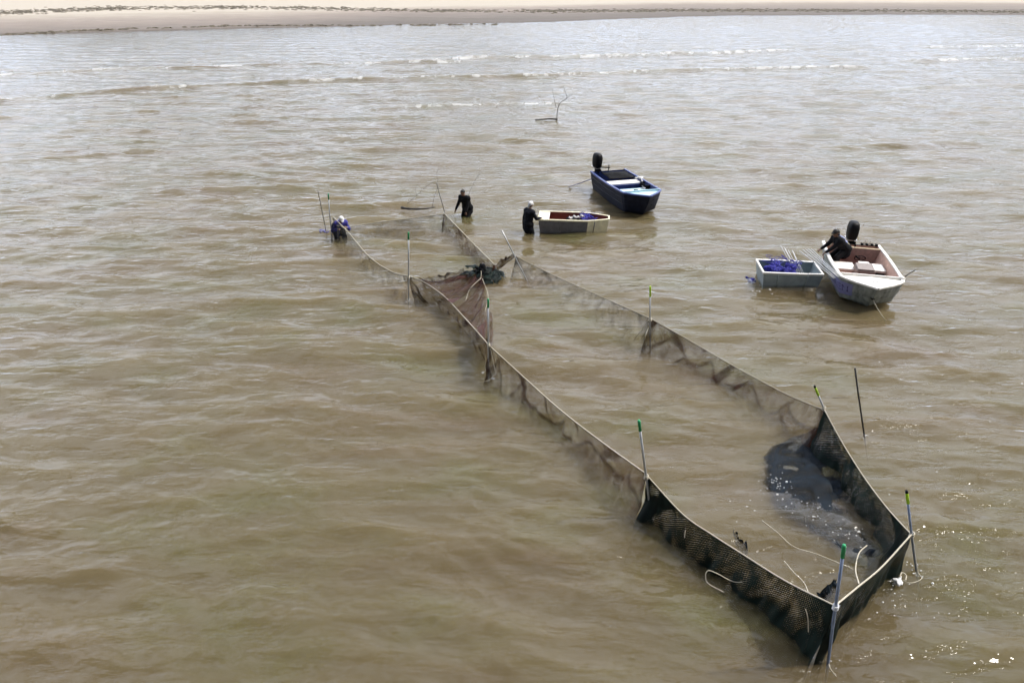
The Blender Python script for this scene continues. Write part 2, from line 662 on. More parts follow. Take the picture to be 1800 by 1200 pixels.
M_BLUESHIRT = mat('blue_shirt', (0.025, 0.022, 0.20), 0.8, 0, 0.35, 10, 0.3)
M_CAP = mat('white_cap', (0.62, 0.62, 0.63), 0.8, 0, 0.05, 14)
M_HAIR = mat('dark_hair', (0.012, 0.010, 0.009), 0.6, 0, 0.3, 60)
M_EYE = mat('eye', (0.02, 0.015, 0.012), 0.2, 0, 0.1, 60)
M_LIP = mat('lip', (0.22, 0.09, 0.075), 0.5, 0, 0.1, 60)
M_PLAID = mat('pale_blue_pattern', (0.22, 0.25, 0.42), 0.8, 0, 0.7, 22)
M_FOAM_GLINT = mat('foam', (0.80, 0.80, 0.78), 0.35, 0, 0.05, 30)  # white for foam and for the sun glints modelled as flecks
M_STEEL = mat('stainless', (0.55, 0.55, 0.55), 0.3, 0.8, 0.1, 9)


def net_material(name, col, cover, mesh=0.03, tint=0.5, patchy=0.30):
    """knotted mesh: threads over open diamonds, thicker where the netting bunches"""
    m = bpy.data.materials.new(name)
    m.use_nodes = True
    t = m.node_tree
    N, K = t.nodes.new, t.links.new
    b = t.nodes['Principled BSDF']
    out = t.nodes['Material Output']
    b.inputs['Roughness'].default_value = 0.6
    b.inputs['Specular IOR Level'].default_value = 0.12
    uv = N('ShaderNodeUVMap')
    sep = N('ShaderNodeSeparateXYZ')
    K(uv.outputs['UV'], sep.inputs[0])

    def mth(op, a, bb=None, c=None):
        n = N('ShaderNodeMath')
        n.operation = op
        for i, v in enumerate((a, bb, c)):
            if v is None:
                continue
            if isinstance(v, (int, float)):
                n.inputs[i].default_value = v
            else:
                K(v, n.inputs[i])
        return n.outputs[0]
    sx = mth('ADD', sep.outputs['X'], sep.outputs['Y'])
    sy = mth('SUBTRACT', sep.outputs['X'], sep.outputs['Y'])
    def thread(v):
        f = mth('FRACT', mth('DIVIDE', v, mesh))
        return mth('ABSOLUTE', mth('SUBTRACT', f, 0.5))
    th = mth('MAXIMUM', thread(sx), thread(sy))            # 0.5 on a thread
    n = N('ShaderNodeTexNoise')
    n.inputs['Scale'].default_value = 3.2
    n.inputs['Detail'].default_value = 5
    n.inputs['Distortion'].default_value = 1.2
    mpn = N('ShaderNodeMapping')
    mpn.inputs['Scale'].default_value = (1.0, 0.55, 1)
    K(uv.outputs['UV'], mpn.inputs['Vector'])
    K(mpn.outputs['Vector'], n.inputs['Vector'])
    at = N('ShaderNodeAttribute')
    at.attribute_name = 'bunch'
    # thread half width (share of a mesh) grows where the net is bunched
    wdt = mth('MULTIPLY_ADD', mth('SUBTRACT', n.outputs['Fac'], 0.5), patchy, cover * 0.5)
    wdt = mth('ADD', wdt, mth('MULTIPLY', at.outputs['Fac'], 0.35))
    opq = mth('GREATER_THAN', th, mth('SUBTRACT', 0.5, wdt))
    r = N('ShaderNodeValToRGB')
    r.color_ramp.elements[0].position = 0.35
    r.color_ramp.elements[1].position = 0.7
    r.color_ramp.elements[0].color = tuple(x * (1 - tint) for x in col) + (1,)
    r.color_ramp.elements[1].color = tuple(x * (1 + tint) for x in col) + (1,)
    K(n.outputs['Fac'], r.inputs['Fac'])
    K(r.outputs['Color'], b.inputs['Base Color'])
    tr = N('ShaderNodeBsdfTransparent')
    mx = N('ShaderNodeMixShader')
    K(opq, mx.inputs['Fac'])
    K(tr.outputs[0], mx.inputs[1])
    K(b.outputs[0], mx.inputs[2])
    K(mx.outputs[0], out.inputs['Surface'])
    return m


N_BLACK = net_material('black_green_net', (0.006, 0.012, 0.010), 0.56, 0.044, 0.6, 0.6)
N_BROWN = net_material('brown_net', (0.058, 0.026, 0.017), 0.22, 0.03, 0.6)
N_RED = net_material('red_brown_net', (0.040, 0.014, 0.010), 0.22, 0.03, 0.6)
N_FINE = net_material('fine_grey_net', (0.05, 0.05, 0.05), 0.12, 0.05, 0.4)
N_BAG = net_material('blue_black_bag_net', (0.005, 0.009, 0.014), 0.60, 0.03, 0.6, 0.6)

# ------------------------------------------------------------------ poles
POLE = {}


def pole(key, base, top, shaft_mat, tip_mat, label, rad=0.022, cap=False, tip=0.21, group='net poles standing in the water'):
    rad *= 0.86
    b = U(*base)
    tp = UY(top[0], top[1], b.y)
    d = (tp - b).normalized()
    ln = (tp - b).length
    t = thing('net_pole', label, 'pole', b, 0, group)
    bm = bmesh.new()
    k = -(DEPTH + 0.65) / d.z
    wob = lambda f: Vector((random.uniform(-1, 1), random.uniform(-1, 1), 0)) * 0.006
    end = ln - (tip if tip_mat else 0)
    tube(bm, [d * k] + [d * (k + (end - k) * i / 5) + wob(i) for i in range(1, 5)] + [d * end], rad, 10)
    obj('shaft', bm, shaft_mat, t, True)
    if tip_mat:
        bm = bmesh.new()
        tube(bm, [d * (ln - tip - 0.02), d * (ln - 0.03), d * ln], [rad * 1.25, rad * 1.25, rad * 1.05], 10)
        sl = obj('sleeve', bm, tip_mat, t, True)
        if cap:
            bm = bmesh.new()
            tube(bm, [d * (ln + 0.003), d * (ln + 0.05)], [rad * 1.3, rad * 1.1], 10)
            obj('cap', bm, M_BLACK, t, True)
    POLE[key] = (b, d, ln)
    return t


pole(1, (573, 405), (559, 335), M_DARKPOLE, None, 'thin dark pole leaning beside the person in blue', 0.016)
pole(2, (583, 417), (577, 340), M_GALV, M_GREEN, 'pale pole with green top next to the person in blue shirt', 0.024)
pole(3, (718, 527), (718, 408), M_GALV, M_GREEN, 'upright pale pole with green top left of the net throat', 0.026)
pole(4, (859, 662), (858, 525), M_GALV, M_GREEN, 'green topped pole at the middle of the near net line, cords hanging beside it', 0.024)
pole(5, (1145, 908), (1123, 738), M_GALV, M_GREEN, 'leaning green topped pole where brown netting meets the dark green bag', 0.025)
pole(6, (1455, 1167), (1484, 957), M_BLUEPOLE, M_GREEN, 'nearest pole, blue grey with green top, at the front corner of the net', 0.025)
pole(7, (1610, 999), (1594, 866), M_BLUEPOLE, M_LIME, 'lime topped pole with black cap at the right corner of the dark bag', 0.023, True)
pole(8, (1474, 780), (1433, 681), M_GALV, M_LIME, 'leaning lime topped pole tied where the far net line meets the dark bag', 0.022, True, 0.2)
pole(9, (1519, 764), (1503, 647), M_DARKPOLE, None, 'lone dark pole standing free to the right of the net', 0.022)
pole(10, (1143, 612), (1143, 503), M_GALV, M_LIME, 'lime topped pole on the far net line, tied with slack cords', 0.022, False, 0.28)
pole(11, (925, 490), (882, 405), M_GALV, None, 'pale bare pole leaning left beside the bunched net throat', 0.022)
pole(12, (785, 386), (767, 320), M_DARKPOLE, None, 'thin dark pole left of the person in black at the far net corner', 0.015)

# ------------------------------------------------------------------ the fish trap net
trap = thing('fishing_net', 'long brown and black fish trap net strung on poles across the water', 'fishing net', U(1000, 640))
T0 = Vector(trap.location)


def rope_part(pts, r=0.014, name='head_rope', n=None, mt=None):
    bm = bmesh.new()
    P = spline(pts, n or len(pts) * 6)
    tube(bm, [Vector(p) - T0 for p in P], r, 6)
    return obj(name, bm, mt or M_ROPE, trap, True)


def uv_grid(me, P):
    """UVs in metres along and down the sheet"""
    h, ww = P.shape[:2]
    du = np.zeros((h, ww))
    du[:, 1:] = np.cumsum(np.linalg.norm(np.diff(P, axis=1), axis=2), axis=1)
    du[:] = du.mean(0, keepdims=True)
    dv = np.zeros((h, ww))
    dv[1:] = np.cumsum(np.linalg.norm(np.diff(P, axis=0), axis=2), axis=0)
    dv[:] = dv.mean(1, keepdims=True)
    uvl = me.uv_layers.new(name='UVMap')
    vi = np.zeros(len(me.loops), np.int32)
    me.loops.foreach_get('vertex_index', vi)
    uvs = np.stack([du.reshape(-1)[vi], dv.reshape(-1)[vi]], -1)
    uvl.data.foreach_set('uv', uvs.reshape(-1).astype(np.float32))


def net_sheet(P, mt, bunch=None, name='net_panel'):
    me = grid_mesh(name, P - np.array(T0))
    uv_grid(me, P)
    at = me.attributes.new('bunch', 'FLOAT', 'POINT')
    at.data.foreach_set('value', (np.zeros(P.shape[:2]) if bunch is None else bunch).reshape(-1).astype(np.float32))
    return link(name, me, mt, trap)


def net_wall(pts, mt, drift=(0, 0), depth=0.75, n=90, nv=36, seed=0, fold=0.06, bunch_ends=0.5, belly=0.0, gather=1.0, swags=0.0, deepen=0.0):
    top = spline(pts, n)
    s = np.concatenate([[0], np.cumsum(np.linalg.norm(np.diff(top, axis=0), axis=1))])
    tan = np.gradient(top, axis=0)
    nrm = np.stack([-tan[:, 1], tan[:, 0]], -1)
    nrm /= np.linalg.norm(nrm, axis=1, keepdims=True) + 1e-9
    v = np.linspace(0, 1, nv)[:, None]
    P = np.zeros((nv, n, 3))
    z = top[None, :, 2] + (-depth - top[None, :, 2]) * v
    fo = fold * smooth01(v * 3) * (vnoise(s[None] * 3.1 + seed * 7 + v * 1.2, v * 1.5 + seed, 61) + 0.5 * vnoise(s[None] * 8 + v * 3, v * 3.0 + seed * 3, 62))
    fo = fo + 0.5 * fold * smooth01(v * 3) * vnoise(s[None] * 1.3 + seed + v * 4, v * 4, 63)
    dr = smooth01(v) * (0.8 + 0.35 * vnoise(s[None] * 0.9 + seed, v * 0 + 2.2, 64))
    bel = belly * np.sin(math.pi * np.clip(v, 0, 1)) * (0.6 + 0.6 * vnoise(s[None] * 1.1 + seed, v * 0 + 5.2, 65))
    P[..., 0] = top[None, :, 0] + drift[0] * dr + nrm[None, :, 0] * (fo + bel)
    P[..., 1] = top[None, :, 1] + drift[1] * dr + nrm[None, :, 1] * (fo + bel)
    P[..., 2] = z
    # bunching: towards the poles, and in slanting gathered folds
    e = np.minimum(s, s[-1] - s)[None]
    fan = np.exp(-(e / 0.12) ** 2) * bunch_ends * (1 - 0.6 * v)
    gath = smooth01(vnoise(s[None] * 1.7 + v * 2.6 + seed * 5, v * 1.1 + seed, 66) * 3.2 - 1.5) * 0.6
    thin = smooth01(vnoise(s[None] * 6.0 - v * 5.0 + seed * 5, v * 2.1 + seed, 67) * 3.5 - 2.0) * 0.6
    # swags: the slack netting hangs in scallops with a dark gathered lower edge
    sw = s[None] + 0.55 * vnoise(s[None] * 0.8 + seed * 2.0, v * 0 + 1.0, 69)
    cut = 0.14 + (0.30 + 0.16 * vnoise(s[None] * 0.9, v * 0 + seed * 1.7, 70)) * np.abs(np.sin(math.pi * sw / 1.25 + seed)) + 0.05 * vnoise(s[None] * 3, v * 0 + seed, 68)
    swag = np.exp(-((v - cut) / 0.04) ** 2) * 0.42 + smooth01((v - cut) / 0.05) * 0.16
    edge = np.exp(-(v / 0.02) ** 2) * 0.4
    net_sheet(P, mt, np.clip(fan + (gath + thin) * gather + swag * swags + edge + deepen * smooth01(v * 1.3), 0, 1))
    return P


def R(*rows):
    return [U(a, b, z) for a, b, z in rows]


line1a = R((585, 381, 0.86), (612, 408, 0.62), (650, 452, 0.42), (690, 478, 0.50), (718, 485, 0.76))
line1b = R((718, 485, 0.76), (742, 494, 0.66), (780, 520, 0.55), (820, 562, 0.62), (859, 606, 0.90))
line1c = R((859, 606, 0.90), (920, 662, 0.62), (985, 720, 0.50), (1060, 778, 0.60), (1137, 833, 0.95))
line2 = R((1138, 836, 0.95), (1200, 903, 0.62), (1250, 938, 0.56), (1300, 970, 0.60), (1380, 1020, 0.82), (1468, 1064, 1.22))
line3 = R((1468, 1064, 1.22), (1508, 1031, 0.98), (1550, 996, 0.84), (1602, 939, 0.80))
line4 = R((1602, 939, 0.80), (1560, 893, 0.58), (1520, 840, 0.52), (1482, 780, 0.62), (1449, 720, 0.92))
line5 = R((1449, 720, 0.92), (1390, 696, 0.66), (1330, 665, 0.50), (1270, 632, 0.50), (1210, 597, 0.60), (1144, 560, 0.86))
line6 = R((1144, 560, 0.86), (1090, 536, 0.56), (1040, 514, 0.36), (980, 487, 0.32), (935, 465, 0.45), (906, 450, 0.66))
line7 = R((870, 466, 0.30), (840, 436, 0.42), (805, 400, 0.44), (780, 374, 0.58))
line8 = R((780, 376, 0.58), (720, 384, 0.36), (660, 391, 0.34), (612, 398, 0.40), (592, 396, 0.62))

for ln, r in ((line1a, 0.015), (line1b, 0.016), (line1c, 0.015), (line2, 0.014), (line3, 0.017), (line4, 0.012), (line5, 0.010), (line6, 0.008), (line7, 0.017), (line8, 0.008)):
    rope_part(ln, r * 0.8)

net_wall(line1a, N_FINE, (-0.25, -0.1), 0.6, 60, 24, 1, 0.05, 0.3, 0, 0.35)
net_wall(line1b, N_RED, (0.10, 0.15), 0.6, 60, 24, 2, 0.06)
net_wall(line1c, N_BROWN, (-0.22, -0.12), 0.8, 150, 60, 3, 0.09, 0.6, 0, 0.7, 1.0)
net_wall(line2, N_BLACK, (-0.34, -0.20), 1.05, 130, 48, 4, 0.10, 0.6, 0, 1.0, 0.35, 0.55)
net_wall(line3, N_BLACK, (-0.10, -0.05), 1.05, 90, 40, 5, 0.08, 0.6, 0, 1.0, 0.0, 0.75)
net_wall(line4, N_BLACK, (-0.50, -0.05), 0.90, 130, 44, 6, 0.12, 0.6, 0, 1.2, 0.6, 0.35)
net_wall(line5, N_BROWN, (-0.40, -0.25), 0.60, 160, 60, 7, 0.07, 0.7, 0, 0.8, 0.8)
net_wall(line6, N_FINE, (-0.3, -0.2), 0.5, 90, 24, 8, 0.05, 0.4, 0, 0.4)
net_wall(line7, N_BROWN, (-0.15, -0.15), 0.5, 90, 40, 9, 0.05, 0.5, 0, 0.8, 0.7)
net_wall(line8, N_FINE, (-0.05, -0.5), 0.5, 60, 20, 10, 0.05, 0.2, 0, 0.3)

# the throat: red brown netting drawn from the near line to the knot, and the flap behind it
kn = (848, 474)


def loft_sheet(A, B, mt, sag, n=60, nv=26, seed=0, fold=0.05, bunch=0.0):
    a, b = spline(A, n), spline(B, n)
    v = np.linspace(0, 1, nv)[:, None, None]
    P = a[None] * (1 - v) + b[None] * v
    s = np.linspace(0, 1, n)[None]
    vv = v[..., 0]
    P[..., 2] -= sag * np.sin(math.pi * vv) ** 0.8 * (0.7 + 0.5 * vnoise(s * 5 + seed, vv * 2, 71))
    P[..., 2] += fold * (vnoise(s * 14 + seed, vv * 2.0 + seed, 72) + 0.5 * vnoise(s * 30, vv * 4.0 + seed, 73))
    P[..., 0] += fold * 0.7 * vnoise(s * 11, vv * 3 + seed, 74)
    g = smooth01(vnoise(s * 13 + seed * 3, vv * 1.3, 75) * 3 - 1.2) * 0.6
    net_sheet(P, mt, np.clip(g + bunch, 0, 1))


loft_sheet(R((735, 490, 0.68), (765, 508, 0.58), (795, 535, 0.55)), R((835, 466, 0.26), (843, 474, 0.22), (850, 486, 0.16)), N_RED, 0.30, seed=1, fold=0.09, bunch=0.04)
loft_sheet(R((795, 535, 0.55), (825, 568, 0.64), (858, 604, 0.88)), R((850, 482, 0.16), (856, 520, 0.10), (866, 580, 0.12)), N_RED, 0.34, seed=2, fold=0.10, bunch=0.02)
loft_sheet(R((735, 489, 0.68), (775, 484, 0.42), (815, 474, 0.30)), R((745, 500, -0.2), (785, 494, -0.25), (828, 488, -0.2)), N_RED, 0.0, seed=3, nv=16)
loft_sheet(R((906, 449, 0.68), (888, 452, 0.58), (866, 468, 0.32)), R((884, 468, 0.15), (872, 474, 0.12), (860, 482, 0.10)), N_BROWN, 0.05, seed=4, nv=14, bunch=0.25)
# the knot: netting gathered into a dark bunch that rays out over the water
kc = U(848, 476, 0.22)
for i, (ang, ln, w0) in enumerate(((165, 0.75, 0.2), (200, 0.55, 0.18), (125, 0.8, 0.22), (65, 0.75, 0.22), (15, 0.75, 0.22), (-30, 0.7, 0.2), (-75, 0.6, 0.2), (-120, 0.55, 0.16), (95, 0.6, 0.24))):
    a = math.radians(ang)
    e = kc + Vector((math.cos(a), math.sin(a), 0)) * ln
    e.z = random.uniform(-0.02, 0.16)
    sd = Vector((-math.sin(a), math.cos(a), 0))
    A = [kc + sd * 0.05 + Vector((0, 0, 0.16)), (kc + e) / 2 + sd * w0 * 0.8 + Vector((0, 0, 0.05)), e + sd * w0]
    B = [kc - sd * 0.05 + Vector((0, 0, -0.1)), (kc + e) / 2 - sd * w0 * 0.8 + Vector((0, 0, -0.05)), e - sd * w0 - Vector((0, 0, 0.05))]
    loft_sheet(A, B, N_BLACK, -0.05, 30, 12, 20 + i, 0.05, 0.8)
bm = bmesh.new()
capsule(bm, kc - T0 + Vector((0, 0, -0.3)), kc - T0 + Vector((0.02, 0, 0.16)), 0.17, 0.10)
for i in range(7):
    a = i * 0.9
    capsule(bm, kc - T0 + Vector((math.cos(a) * 0.1, math.sin(a) * 0.1, -0.05)), kc - T0 + Vector((math.cos(a) * 0.25, math.sin(a) * 0.2, -0.06 + 0.1 * (i % 3))), 0.08, 0.05)
remeshed('gathered_knot', bm, 0.02, M_CLOTH, trap, 2)
for pts in (((845, 470, 0.35), (846, 482, 0.28), (844, 492, 0.12)), ((846, 488, 0.2), (826, 508, 0.12), (818, 530, 0.02)), ((848, 490, 0.2), (858, 520, 0.1), (852, 548, 0.0))):
    rope_part(R(*pts), 0.009, 'tie_line', 14)

# the dark bag of netting that floats inside the far corner
bag_out = R((1390, 772, -0.05), (1346, 792, -0.04), (1338, 838, -0.03), (1352, 885, -0.05), (1400, 930, -0.04), (1460, 968, -0.08), (1515, 1012, -0.2))
bag_in = R((1446, 775, -0.45), (1462, 805, -0.45), (1485, 845, -0.42), (1508, 880, -0.4), (1532, 915, -0.38), (1560, 945, -0.4), (1588, 968, -0.4))
a, b = spline(bag_out, 110), spline(bag_in, 110)
nv = 70
v = np.linspace(0, 1, nv)[:, None]
s_ = np.linspace(0, 1, 110)[None]
P = a[None] * (1 - v[..., None]) + b[None] * v[..., None]
wob = vnoise(s_ * 7 + 2, v * 4 + s_ * 3, 81) + 0.6 * vnoise(s_ * 16, v * 9, 82)
P[..., 2] = -0.010 - 0.03 * smooth01((v - 0.6) * 2.2) + 0.010 * wob - 0.06 * smooth01((0.12 - v) * 8) + 0.03 * vnoise(s_ * 2.5 + 3, v * 9 + s_ * 2, 87)
P[..., 0] += 0.05 * vnoise(s_ * 12, v * 6, 83)
P[..., 2] += 0.012 * vnoise(s_ * 9 + v * 14, v * 3 + s_ * 20, 85) + 0.015 * vnoise(s_ * 40, v * 8 + s_ * 9, 86)
strk = smooth01(vnoise(s_ * 2.6 + 1.3, v * 13 + s_ * 3, 84) * 2.0 + 0.2) * 0.55
fade = 1 - smooth01(v / (0.16 + 0.14 * vnoise(s_ * 9, v * 0 + 2.5, 88)))
hole = smooth01(vnoise(s_ * 3.0 + 7, v * 12 + s_ * 5, 89) * 2.4 - 0.5) * 0.45
net_sheet(P, N_BAG, np.clip(strk - 1.1 * fade - 0.9 * hole, -1.2, 1))
# spare folds of the front wall under the water
for (pp, z0, z1, sd) in ((((1290, 930), (1300, 945), (1312, 955)), 0.02, -0.2, 5), (((1440, 1040), (1455, 1030), (1470, 1015)), 0.06, -0.2, 6)):
    loft_sheet([U(x, y, z0) for x, y in pp], [U(x + 6, y + 32, z1) for x, y in pp], N_BAG, 0, 24, 14, sd, 0.07, 0.5)

# loose cords
for pts, r in ((((1240, 1008, 0.25), (1246, 1002, 0.3), (1262, 1008, 0.26), (1290, 1022, 0.2), (1312, 1020, 0.22), (1316, 1010, 0.24)), 0.008),
               (((1240, 1008, 0.25), (1244, 1024, 0.12), (1272, 1040, 0.05)), 0.008),
               (((1202, 905, 0.60), (1205, 925, 0.4), (1203, 945, 0.25)), 0.009),
               (((1340, 915, 0.03), (1366, 935, 0.03), (1395, 960, 0.03), (1440, 975, 0.03), (1500, 1000, 0.04)), 0.009),
               (((1378, 985, 0.02), (1395, 1005, 0.06), (1412, 1022, 0.3), (1421, 1040, 0.72)), 0.009),
               (((1524, 958, 0.12), (1510, 972, 0.2), (1504, 1000, 0.4), (1510, 1026, 0.95)), 0.013),
               (((862, 612, 0.86), (868, 640, 0.45), (872, 655, 0.2), (882, 664, 0.03)), 0.009),
               (((866, 615, 0.8), (871, 630, 0.6), (870, 655, 0.2), (858, 668, 0.02), (838, 672, 0.02)), 0.008),
               (((1140, 563, 0.82), (1128, 580, 0.5), (1115, 596, 0.1)), 0.013),
               (((1140, 563, 0.82), (1134, 582, 0.5), (1122, 592, 0.22)), 0.010),
               (((1147, 563, 0.82), (1150, 595, 0.3), (1158, 612, 0.02)), 0.009),
               (((1165, 575, 0.75), (1166, 598, 0.35), (1172, 615, 0.02)), 0.008),
               (((1604, 942, 0.78), (1612, 1000, 0.03), (1620, 1016, 0.02), (1600, 1024, 0.02), (1582, 1016, 0.03)), 0.007),
               (((1455, 1160, 0.05), (1460, 1175, 0.02), (1470, 1188, 0.02)), 0.010),
               (((1416, 1070, 0.95), (1420, 1085, 0.8), (1421, 1110, 0.55)), 0.008),
               (((598, 396, 0.6), (606, 402, 0.5), (612, 399, 0.55)), 0.012)):
    rope_part(R(*pts), r * 0.8, 'loose_cord', 26)
# lashings where the lines are tied to the poles
for p, z in ((3, 0.76), (4, 0.9), (5, 0.95), (6, 1.22), (7, 0.78), (8, 0.92), (10, 0.86)):
    bp, d, ln = POLE[p]
    c = bp + d * (z / d.z) - T0
    bm = bmesh.new()
    pts = [c + Vector((math.cos(k * 0.9) * 0.036, math.sin(k * 0.9) * 0.036, -0.05 + 0.004 * k)) for k in range(26)]
    tube(bm, pts, 0.010, 6)
    obj('lashing', bm, M_CAP if p == 6 else M_ROPE, trap, True)


# ------------------------------------------------------------------ boats


def hull_rows(L, B, zs, zb, draft):
    """half sections from stern to bow; each: keel, chine, gunwale as (x, y, z)"""
    rows = []
    for t in np.linspace(0, 1, 15):
        x = t * (L - 0.95)
        bg_ = B * (0.95 + 0.05 * math.sin(math.pi * t))
        sh = zs + (zb - zs) * t ** 2
        rows.append([(x, 0, -draft), (x, bg_ * 0.80, -draft * 0.55 + 0.10 * t ** 3), (x, bg_ * 0.93, sh * 0.55), (x, bg_, sh)])
    x0 = L - 0.95
    for t in (0.2, 0.4, 0.6, 0.8, 0.92, 1.0):
        c = (1 - t ** 1.5)
        sh = zb + 0.03 * t
        rows.append([(x0 + t * 0.50, 0, -draft + 0.16 * t ** 2), (x0 + t * 0.58, B * 0.80 * c, -draft * 0.55 + 0.10 + 0.16 * t), (x0 + t * 0.80, B * 0.93 * c, sh * 0.58), (x0 + t * 0.95, B * c, sh)])
    return rows


def skin_rows(bm, rows, flip=False):
    V = [[bm.verts.new(p) for p in r] for r in rows]
    for i in range(len(V) - 1):
        for j in range(len(V[i]) - 1):
            q = [V[i][j], V[i + 1][j], V[i + 1][j + 1], V[i][j + 1]]
            try:
                bm.faces.new(q[::-1] if flip else q)
            except ValueError:
                pass
    return V


def mirror_y(rows):
    return [[(x, -y, z) for x, y, z in r] for r in rows]


def build_hull(t, L, B, zs, zb, draft, floor_z, m_out, m_in, m_gun, m_floor, transom_drop=0.0):
    rows = hull_rows(L, B, zs, zb, draft)
    bm = bmesh.new()
    skin_rows(bm, rows)
    skin_rows(bm, mirror_y(rows), True)
    # transom
    r = rows[0]
    bm.faces.new([bm.verts.new(p) for p in [r[0], r[1], r[2], r[3]] + [(x, -y, z) for x, y, z in r[:0:-1]]])
    bmesh.ops.remove_doubles(bm, verts=bm.verts[:], dist=0.004)
    bmesh.ops.recalc_face_normals(bm, faces=bm.faces[:])
    hull = obj('hull', bm, m_out, t)
    # pressed ribs along the side
    for k in (0.40, 0.72):
        for sg in (1, -1):
            bm = bmesh.new()
            pts = []
            for rr in rows[:-2]:
                a, b = Vector(rr[1]), Vector(rr[3])
                p = a.lerp(b, k)
                m2 = Vector(rr[2])
                p = Vector(rr[1]).lerp(m2, k / 0.55) if k < 0.55 else m2.lerp(b, (k - 0.55) / 0.45)
                pts.append((p.x, sg * p.y, p.z))
            tube(bm, pts, 0.014, 6)
            obj('strake', bm, m_out, hull, True)
    # liner
    inn = []
    for rr in rows[:15]:
        g, c = rr[3], rr[1]
        k = max(g[1] - 0.07, 0.02)
        inn.append([(g[0] + (0.05 if rr is rows[0] else 0), k, g[2] - 0.01), (g[0] + (0.05 if rr is rows[0] else 0), max(k - 0.07, 0.01), (g[2] + floor_z) / 2), (c[0] + (0.05 if rr is rows[0] else 0), max(min(c[1], k) - 0.05, 0.005), floor_z)])
    bm = bmesh.new()
    skin_rows(bm, inn)
    skin_rows(bm, mirror_y(inn), True)
    for a in (inn[0], inn[-1]):
        bm.faces.new([bm.verts.new(p) for p in a + mirror_y([a])[0][::-1]])
    bmesh.ops.remove_doubles(bm, verts=bm.verts[:], dist=0.003)
    obj('liner', bm, m_in, t)
    bm = bmesh.new()
    fr = [[(r_[2][0], r_[2][1], floor_z + 0.002), (r_[2][0], -r_[2][1], floor_z + 0.002)] for r_ in inn]
    skin_rows(bm, fr)
    obj('floor', bm, m_floor, t)
    # gunwale rail
    for sg in (1, -1):
        bm = bmesh.new()
        path = [(rr[3][0], sg * max(rr[3][1] - 0.03, 0), rr[3][2] + 0.012) for rr in rows]
        sec = [(-0.05, 0.0), (-0.045, 0.028), (0.035, 0.03), (0.05, 0.012), (0.045, -0.03), (-0.045, -0.02)]
        rings = []
        for i, p in enumerate(path):
            d = Vector(path[min(i + 1, len(path) - 1)]) - Vector(path[max(i - 1, 0)])
            d.z = 0
            d.normalize()
            o_ = Vector((-d.y, d.x, 0)) * sg
            rings.append([bm.verts.new(Vector(p) + o_ * a_ + Vector((0, 0, b_))) for a_, b_ in sec])
        for i in range(len(rings) - 1):
            for k in range(len(sec)):
                bm.faces.new((rings[i][k], rings[i][(k + 1) % len(sec)], rings[i + 1][(k + 1) % len(sec)], rings[i + 1][k]))
        bm.faces.new(rings[0])
        bm.faces.new(rings[-1][::-1])
        bmesh.ops.recalc_face_normals(bm, faces=bm.faces[:])
        obj('gunwale', bm, m_gun, t)
    return rows


def foredeck(t, rows, x_from, z, m):
    bm = bmesh.new()
    pts = []
    for rr in rows:
        if rr[3][0] >= x_from:
            pts.append((rr[3][0], max(rr[3][1] - 0.075, 0.0), rr[3][2] - 0.004))
    top = [(x, y, zz + 0.0) for x, y, zz in pts]
    V1 = [bm.verts.new((x, y, zz)) for x, y, zz in top]
    V0 = [bm.verts.new((x, 0, zz + 0.03)) for x, y, zz in top]
    V2 = [bm.verts.new((x, -y, zz)) for x, y, zz in top]
    for A_, B_ in ((V0, V1), (V2, V0)):
        for i in range(len(top) - 1):
            bm.faces.new((A_[i], B_[i], B_[i + 1], A_[i + 1]))
    bmesh.ops.remove_doubles(bm, verts=bm.verts[:], dist=0.004)
    bmesh.ops.recalc_face_normals(bm, faces=bm.faces[:])
    ex = bmesh.ops.extrude_face_region(bm, geom=bm.faces[:])
    for v_ in ex['geom']:
        if isinstance(v_, bmesh.types.BMVert):
            v_.co.z -= 0.03
    bmesh.ops.recalc_face_normals(bm, faces=bm.faces[:])
    d = obj('foredeck', bm, m, t)
    bm = bmesh.new()
    x0 = top[0][0]
    box(bm, (x0 - 0.03, 0, top[0][2] + 0.03), (0.05, 2 * top[0][1] + 0.04, 0.10), None, 0.012)
    obj('coaming', bm, m, d)
    return d


